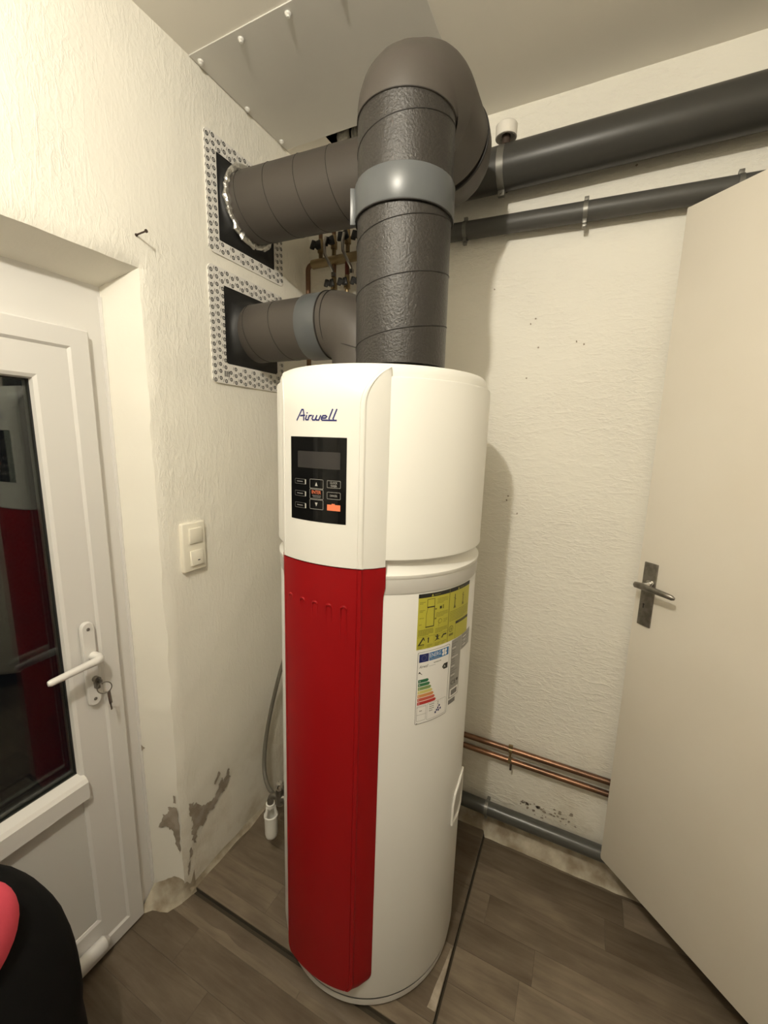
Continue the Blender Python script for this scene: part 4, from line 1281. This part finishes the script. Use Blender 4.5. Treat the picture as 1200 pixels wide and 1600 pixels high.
# ------------------------------------------------------------------ pipes on the back wall
def xpipe(name, x0, x1, y, z0, z1, r, mk, label, cat='pipe', group=None, n=40):
    root = empty(name, (x0, y, z0), label=label, cat=cat, group=group)
    K = 8
    part(MB().sweep([(x0 + (x1 - x0) * i / K, y, z0 + (z1 - z0) * i / K) for i in range(K + 1)], r, n), 'pipe', mk, root, 60)
    return root
def pclip(root, x, y, z, r, w=0.009, mk='clip', tab=True):
    b = MB()
    b.lathe([(r, -w), (r + 0.0018, -w), (r + 0.0018, w), (r, w)], 32, (x, y, z), 'X')
    b.box(x - w, x + w, y, YB + 0.002, z - 0.006, z + 0.006)
    if tab:
        b.rbox((x, y - 0.002, z - r - 0.008), (w, 0.007, 0.009), 0.0012)
        b.sweep([(x, y - 0.012, z - r - 0.008), (x, y + 0.009, z - r - 0.008)], 0.0035, 8)
    return part(b, 'pipe_clip', mk, root)
big = xpipe('drain_pipe', -0.60, XR - 0.005, 1.432, 2.366, 2.374, 0.0585, 'pvc', 'wide grey plastic drain pipe running along the top of the back wall')
pclip(big, -0.312, 1.432, 2.366, 0.0585, 0.010)
sm = xpipe('drain_pipe', -0.60, XR - 0.005, 1.464, 2.236, 2.190, 0.0265, 'pvc_old', 'thin grey drain pipe below the wide one, passing behind the door')
for x, tb in ((-0.428, True), (-0.070, True), (0.287, False)):
    z = 2.236 + (x + 0.60) / (XR + 0.595) * (2.190 - 2.236)
    q = pclip(sm, x, 1.464, z, 0.0265, 0.006, tab=tb)
    sub(MB().rbox((x, 1.462, z + 0.031), (0.006, 0.005, 0.007), 0.001), 'clip_lug', 'clip', q)
    sub(MB().rbox((x, 1.455, z - 0.030), (0.006, 0.006, 0.006), 0.001), 'clip_lug', 'clip', q)
lw_ = xpipe('drain_pipe', -0.62, 0.60, 1.452, 0.1275, 0.1265, 0.0255, 'pvc_low', 'grey waste pipe low on the back wall near the floor')
pclip(lw_, -0.222, 1.452, 0.1275, 0.0255, 0.006)
c1 = xpipe('copper_pipe', -0.62, 0.66, 1.476, 0.394, 0.395, 0.0105, 'copper', 'upper of the two copper pipes low on the back wall', group='copper pipes')
c2 = xpipe('copper_pipe', -0.62, 0.66, 1.476, 0.348, 0.347, 0.0105, 'copper', 'lower of the two copper pipes low on the back wall', group='copper pipes')
def cring(z):
    return MB().lathe([(0.0106, -0.006), (0.0125, -0.006), (0.0125, 0.006), (0.0106, 0.006)], 20, (-0.152, 1.476, z), 'X')
cc = cring(0.3933)
cc.rbox((-0.152, 1.472, 0.409), (0.008, 0.004, 0.008), 0.002)
cc.sweep([(-0.152, 1.476, 0.3815), (-0.152, 1.476, 0.3700)], 0.004, 8)
part(cc, 'pipe_clip', 'brass', c1)
cc = cring(0.3487)
cc.rbox((-0.152, 1.468, 0.352), (0.0055, 0.0035, 0.008), 0.001)
cc.sweep([(-0.152, 1.476, 0.3605), (-0.152, 1.476, 0.3695)], 0.004, 8)
co = part(cc, 'pipe_clip', 'brass', c2)
sub(MB().rbox((-0.146, 1.464, 0.330), (0.004, 0.003, 0.012), 0.001), 'clip_tail', 'rust', co)

cap = empty('vent_cap', (-0.303, 1.405, 2.42), label='small round white cap fitting on top of the wide drain pipe', cat='fitting')
part(MB().lathe([(0.0001, 0.022), (0.028, 0.022), (0.031, 0.019), (0.0305, -0.012), (0.027, -0.0125), (0.025, -0.004), (0.0001, -0.004)], 32, (-0.303, 1.405, 2.444)), 'cap', 'cap_white', cap)
part(MB().lathe([(0.0001, 0.0), (0.012, 0.0), (0.012, 0.030), (0.0001, 0.030)], 20, (-0.303, 1.407, 2.415)), 'neck', 'rust', cap)

# ------------------------------------------------------------------ brass manifold behind the ducts
mf = empty('pipe_manifold', (-0.90, 1.45, 2.0), label='brass pipe manifold with black tap handles between the two ducts', cat='manifold')
MYc = 1.448
bar = part(MB().sweep([(-1.028, MYc, 2.210), (-1.02, MYc, 2.2105), (-0.60, MYc, 2.212)], 0.0165, 20), 'header', 'brass', mf)
part(MB().sweep([(-1.024, MYc, 2.210)] + arc((-1.030, MYc, 2.190), (0, 0, 1), (-1, 0, 0), 0.020, 0, math.pi / 2, 6) + [(-1.050, MYc, 2.10), (-1.050, MYc, 1.60), (-1.050, MYc, 1.20)], 0.0095, 14), 'supply_pipe', 'old_copper', mf)
def tap(x, z, ang, big_=1.0):
    b = MB()
    b.sweep([(x, MYc, z - 0.040), (x, MYc, z - 0.012), (x, MYc, z - 0.011), (x, MYc, z + 0.012), (x, MYc, z + 0.013), (x, MYc, z + 0.035)], [0.008, 0.008, 0.0125, 0.0125, 0.009, 0.009], 14)
    b.sweep([(x, MYc, z), (x, MYc - 0.028, z)], 0.006, 10)
    t = part(b, 'tap_body', 'brass', mf)
    h = MB()
    R_ = Matrix.Rotation(ang, 3, 'Y')
    for s_ in (-1, 1):
        h.rbox(Vector((x, MYc - 0.034, z)) + R_ @ Vector((s_ * 0.012, 0, 0.003)), (0.010 * big_, 0.0045, 0.016 * big_), 0.004, R_ @ Matrix.Rotation(-s_ * 0.25, 3, 'Y'), 3)
    h.sweep([(x, MYc - 0.026, z), (x, MYc - 0.040, z)], 0.008, 12)
    sub(h, 'tap_handle', 'black', t)
for x, z, a in ((-0.990, 2.258, 0.15), (-0.930, 2.262, 0.0), (-0.870, 2.270, -0.1), (-0.812, 2.262, 0.1)):
    tap(x, z, a)
for x, z in ((-0.930, 2.118), (-0.872, 2.116), (-0.816, 2.112)):
    tap(x, z, 0.05, 0.85)
def vpipe(x, za, zb, r, mk, name, dy=0.0):
    part(MB().sweep([(x, MYc + dy, za), (x, MYc + dy, (za + zb) / 2), (x, MYc + dy, zb)], r, 12), name, mk, mf)
for x in (-0.930, -0.872, -0.816):
    vpipe(x, 1.60, 2.080, 0.0075, 'old_copper', 'branch_pipe')
for x in (-0.990, -0.930, -0.870, -0.812):
    vpipe(x, 2.290, 2.41, 0.0075, 'old_copper', 'branch_pipe')
vpipe(-0.930, 2.150, 2.205, 0.0085, 'old_copper', 'branch_pipe')
vpipe(-0.872, 2.150, 2.205, 0.0080, 'red_pipe', 'red_sleeve')
vpipe(-0.820, 2.140, 2.185, 0.0105, 'blue_pipe', 'blue_sleeve')
for x in (-0.924, -0.846):
    part(MB().sweep([(x - 0.012, MYc - 0.045, 2.275), (x - 0.016, MYc - 0.050, 2.245), (x - 0.014, MYc - 0.050, 2.215), (x + 0.002, MYc - 0.048, 2.185), (x + 0.014, MYc - 0.042, 2.160), (x + 0.015, MYc - 0.038, 2.145)], 0.0058, 10), 'braided_hose', 'steel', mf)
    part(MB().sweep([(x + 0.0150, MYc - 0.039, 2.152), (x + 0.0152, MYc - 0.038, 2.138)], 0.0085, 10), 'hose_nut', 'chrome', mf)

# plaster-crusted pipes through the ceiling opening
r = random.Random(9)
for nm, x, y, rad, za, zb, lab in (('riser_pipe', -0.880, 1.430, 0.021, 2.42, 2.66, 'thick plaster-crusted pipe rising through the ceiling opening'), ('riser_pipe', -0.838, 1.436, 0.011, 2.42, 2.66, 'thin plaster-crusted pipe beside the thick one in the ceiling opening')):
    K = 26
    b = MB().sweep([(x, y, za + (zb - za) * i / K) for i in range(K + 1)], [rad * (0.9 + 0.28 * r.random()) for i in range(K + 1)], 14)
    tag(b.build(nm, 'plastered_pipe', smooth=60), lab, 'pipe')

# ------------------------------------------------------------------ light switch, nail
sw = empty('light_switch', (X0, 0.871, 1.13), label='white double rocker light switch on the left wall', cat='switch')
swp = part(MB().rbox((X0 + 0.006, 0.871, 1.2065), (0.0085, 0.0415, 0.0765), 0.004, seg=3), 'plate', 'switch', sw)
for z, tl in ((1.242, 0.05), (1.171, -0.06)):
    q = part(MB().rbox((X0 + 0.0155, 0.8745, z), (0.0045, 0.0225, 0.0235), 0.0018, Matrix.Rotation(tl, 3, 'Y')), 'rocker', 'switch', sw)
sub(MB().rbox((X0 + 0.0206, 0.879, 1.163), (0.0006, 0.0042, 0.0014), 0.0004), 'indicator', 'ink', q)

nl = MB()
nb = Vector((X0 - 0.01, 0.762, 2.046)); nd = Vector((1, 0.06, 0.10)).normalized()
nl.sweep([nb, nb + nd * 0.046], 0.0020, 8)
nl.sweep([nb + nd * 0.046, nb + nd * 0.049], 0.0042, 10)
nl.sweep([nb + nd * 0.009, nb + nd * 0.0125], 0.0036, 10)
tag(nl.build('nail', 'rust'), 'rusty nail sticking out of the wall above the door corner', 'nail')

# ------------------------------------------------------------------ safety valve, tundish, hose beside the heater
vg = empty('safety_valve', (-0.86, 1.0, 0.2), label='metal safety valve with white tundish beside the heater foot', cat='valve')
vx, vy = -0.900, 0.985
part(MB().lathe([(0.0001, 0.110), (0.012, 0.112), (0.020, 0.120), (0.0225, 0.132), (0.0225, 0.200), (0.0245, 0.202), (0.0245, 0.208), (0.0205, 0.209), (0.0205, 0.203), (0.019, 0.200), (0.019, 0.150)], 28, (vx, vy, 0)), 'tundish_cup', 'abs', vg)
gd = MB()
for s_ in (0.4, 2.4, 4.4):
    gd.sweep([(vx + 0.0205 * math.cos(s_), vy + 0.0205 * math.sin(s_), 0.203), (vx + 0.014 * math.cos(s_), vy + 0.014 * math.sin(s_), 0.246)], 0.0045, 8)
gd.lathe([(0.0001, 0.242), (0.016, 0.242), (0.016, 0.256), (0.0001, 0.256)], 20, (vx, vy, 0))
part(gd, 'tundish_bracket', 'abs', vg)
vb = MB()
vb.sweep([(vx, vy, 0.248), (vx, vy, 0.268)] + arc((vx + 0.022, vy + 0.004, 0.268), (-1, 0, 0), (0, 0, 1), 0.022, 0, math.pi / 2, 6)[1:] + [(vx + 0.05, vy + 0.01, 0.290), (vx + 0.100, vy + 0.02, 0.290)], 0.012, 14)
vb.sweep([(vx + 0.036, vy + 0.008, 0.262), (vx + 0.036, vy + 0.008, 0.330)], 0.014, 14)
part(vb, 'valve_body', 'nickel', vg)
part(MB().lathe([(0.0001, 0.348), (0.010, 0.347), (0.013, 0.342), (0.0145, 0.326), (0.012, 0.320), (0.0001, 0.320)], 12, (vx + 0.036, vy + 0.008, 0)), 'relief_knob', 'chrome', vg)
hs = MB()
def bez(P, n=40):
    """Catmull-Rom through P"""
    P = [Vector(p) for p in P]
    Q = [P[0] * 2 - P[1]] + P + [P[-1] * 2 - P[-2]]
    out = []
    m_ = n // (len(P) - 1)
    for i in range(1, len(Q) - 2):
        for k in range(m_):
            t = k / m_
            a, b, c_, d = Q[i - 1], Q[i], Q[i + 1], Q[i + 2]
            out.append(0.5 * ((2 * b) + (c_ - a) * t + (2 * a - 5 * b + 4 * c_ - d) * t * t + (3 * b - a - 3 * c_ + d) * t ** 3))
    return out + [P[-1]]
hs.sweep(bez([(-0.93, 1.30, 1.05), (-0.985, 1.26, 0.82), (-1.030, 1.21, 0.62), (-1.052, 1.15, 0.40), (-1.032, 1.10, 0.26), (-0.97, 1.06, 0.215), (-0.90, 1.05, 0.225), (-0.84, 1.05, 0.27)]), 0.0078, 12)
tag(hs.build('hose', 'hose', smooth=60), 'thin grey hose curving down between heater and left wall', 'hose')

# ------------------------------------------------------------------ bag in the near left corner
bag = empty('bag', (-0.93, 0.14, FZ), label='black rounded bag with a pink panel, cut off at the lower left corner', cat='bag')
bb = MB()
bcx, bcy, bz0, bht = -0.905, 0.126, FZ, 0.845
lev = []
for i in range(23):
    v = i / 22
    z = bz0 + bht * v
    k = 0.93 + 0.07 * math.sin(math.pi * min(1, v * 1.6)) if v < 0.5 else max(0.0, 1 - ((v - 0.5) / 0.5) ** 2.5) ** 0.5
    k = max(k, 0.02)
    lev.append((z, k))
def superell(t, a, b, e=0.72):
    c_, s_ = math.cos(t), math.sin(t)
    return a * math.copysign(abs(c_) ** e, c_), b * math.copysign(abs(s_) ** e, s_)
n = 44
vs, fs = [], []
for z, k in lev:
    for j in range(n):
        dx, dy = superell(2 * math.pi * j / n, 0.135 * k, 0.232 * k)
        w_ = 1 + 0.03 * mnoise.noise(Vector((dx * 9, dy * 9, z * 5)))
        vs.append((bcx + dx * w_, bcy + dy * w_, z))
for i in range(len(lev) - 1):
    for j in range(n):
        fs.append((i * n + j, i * n + (j + 1) % n, (i + 1) * n + (j + 1) % n, (i + 1) * n + j))
fs.append(tuple(range(n - 1, -1, -1))); fs.append(tuple((len(lev) - 1) * n + j for j in range(n)))
bb.add(vs, fs)
part(bb, 'body', 'fabric', bag, 60)
pk = MB()
def pkf(u, v):
    a = (u - 0.5) * math.pi; b_ = (v - 0.5) * math.pi
    return (-0.805 + 0.050 * math.cos(a) * math.cos(b_), 0.112 + 0.145 * math.sin(a) * (0.25 + 0.75 * math.cos(b_)), 0.752 + 0.118 * math.sin(b_))
grid(pk, pkf, 24, 20)
part(pk, 'front_pocket', 'pink', bag, 60, label='pink fabric panel')
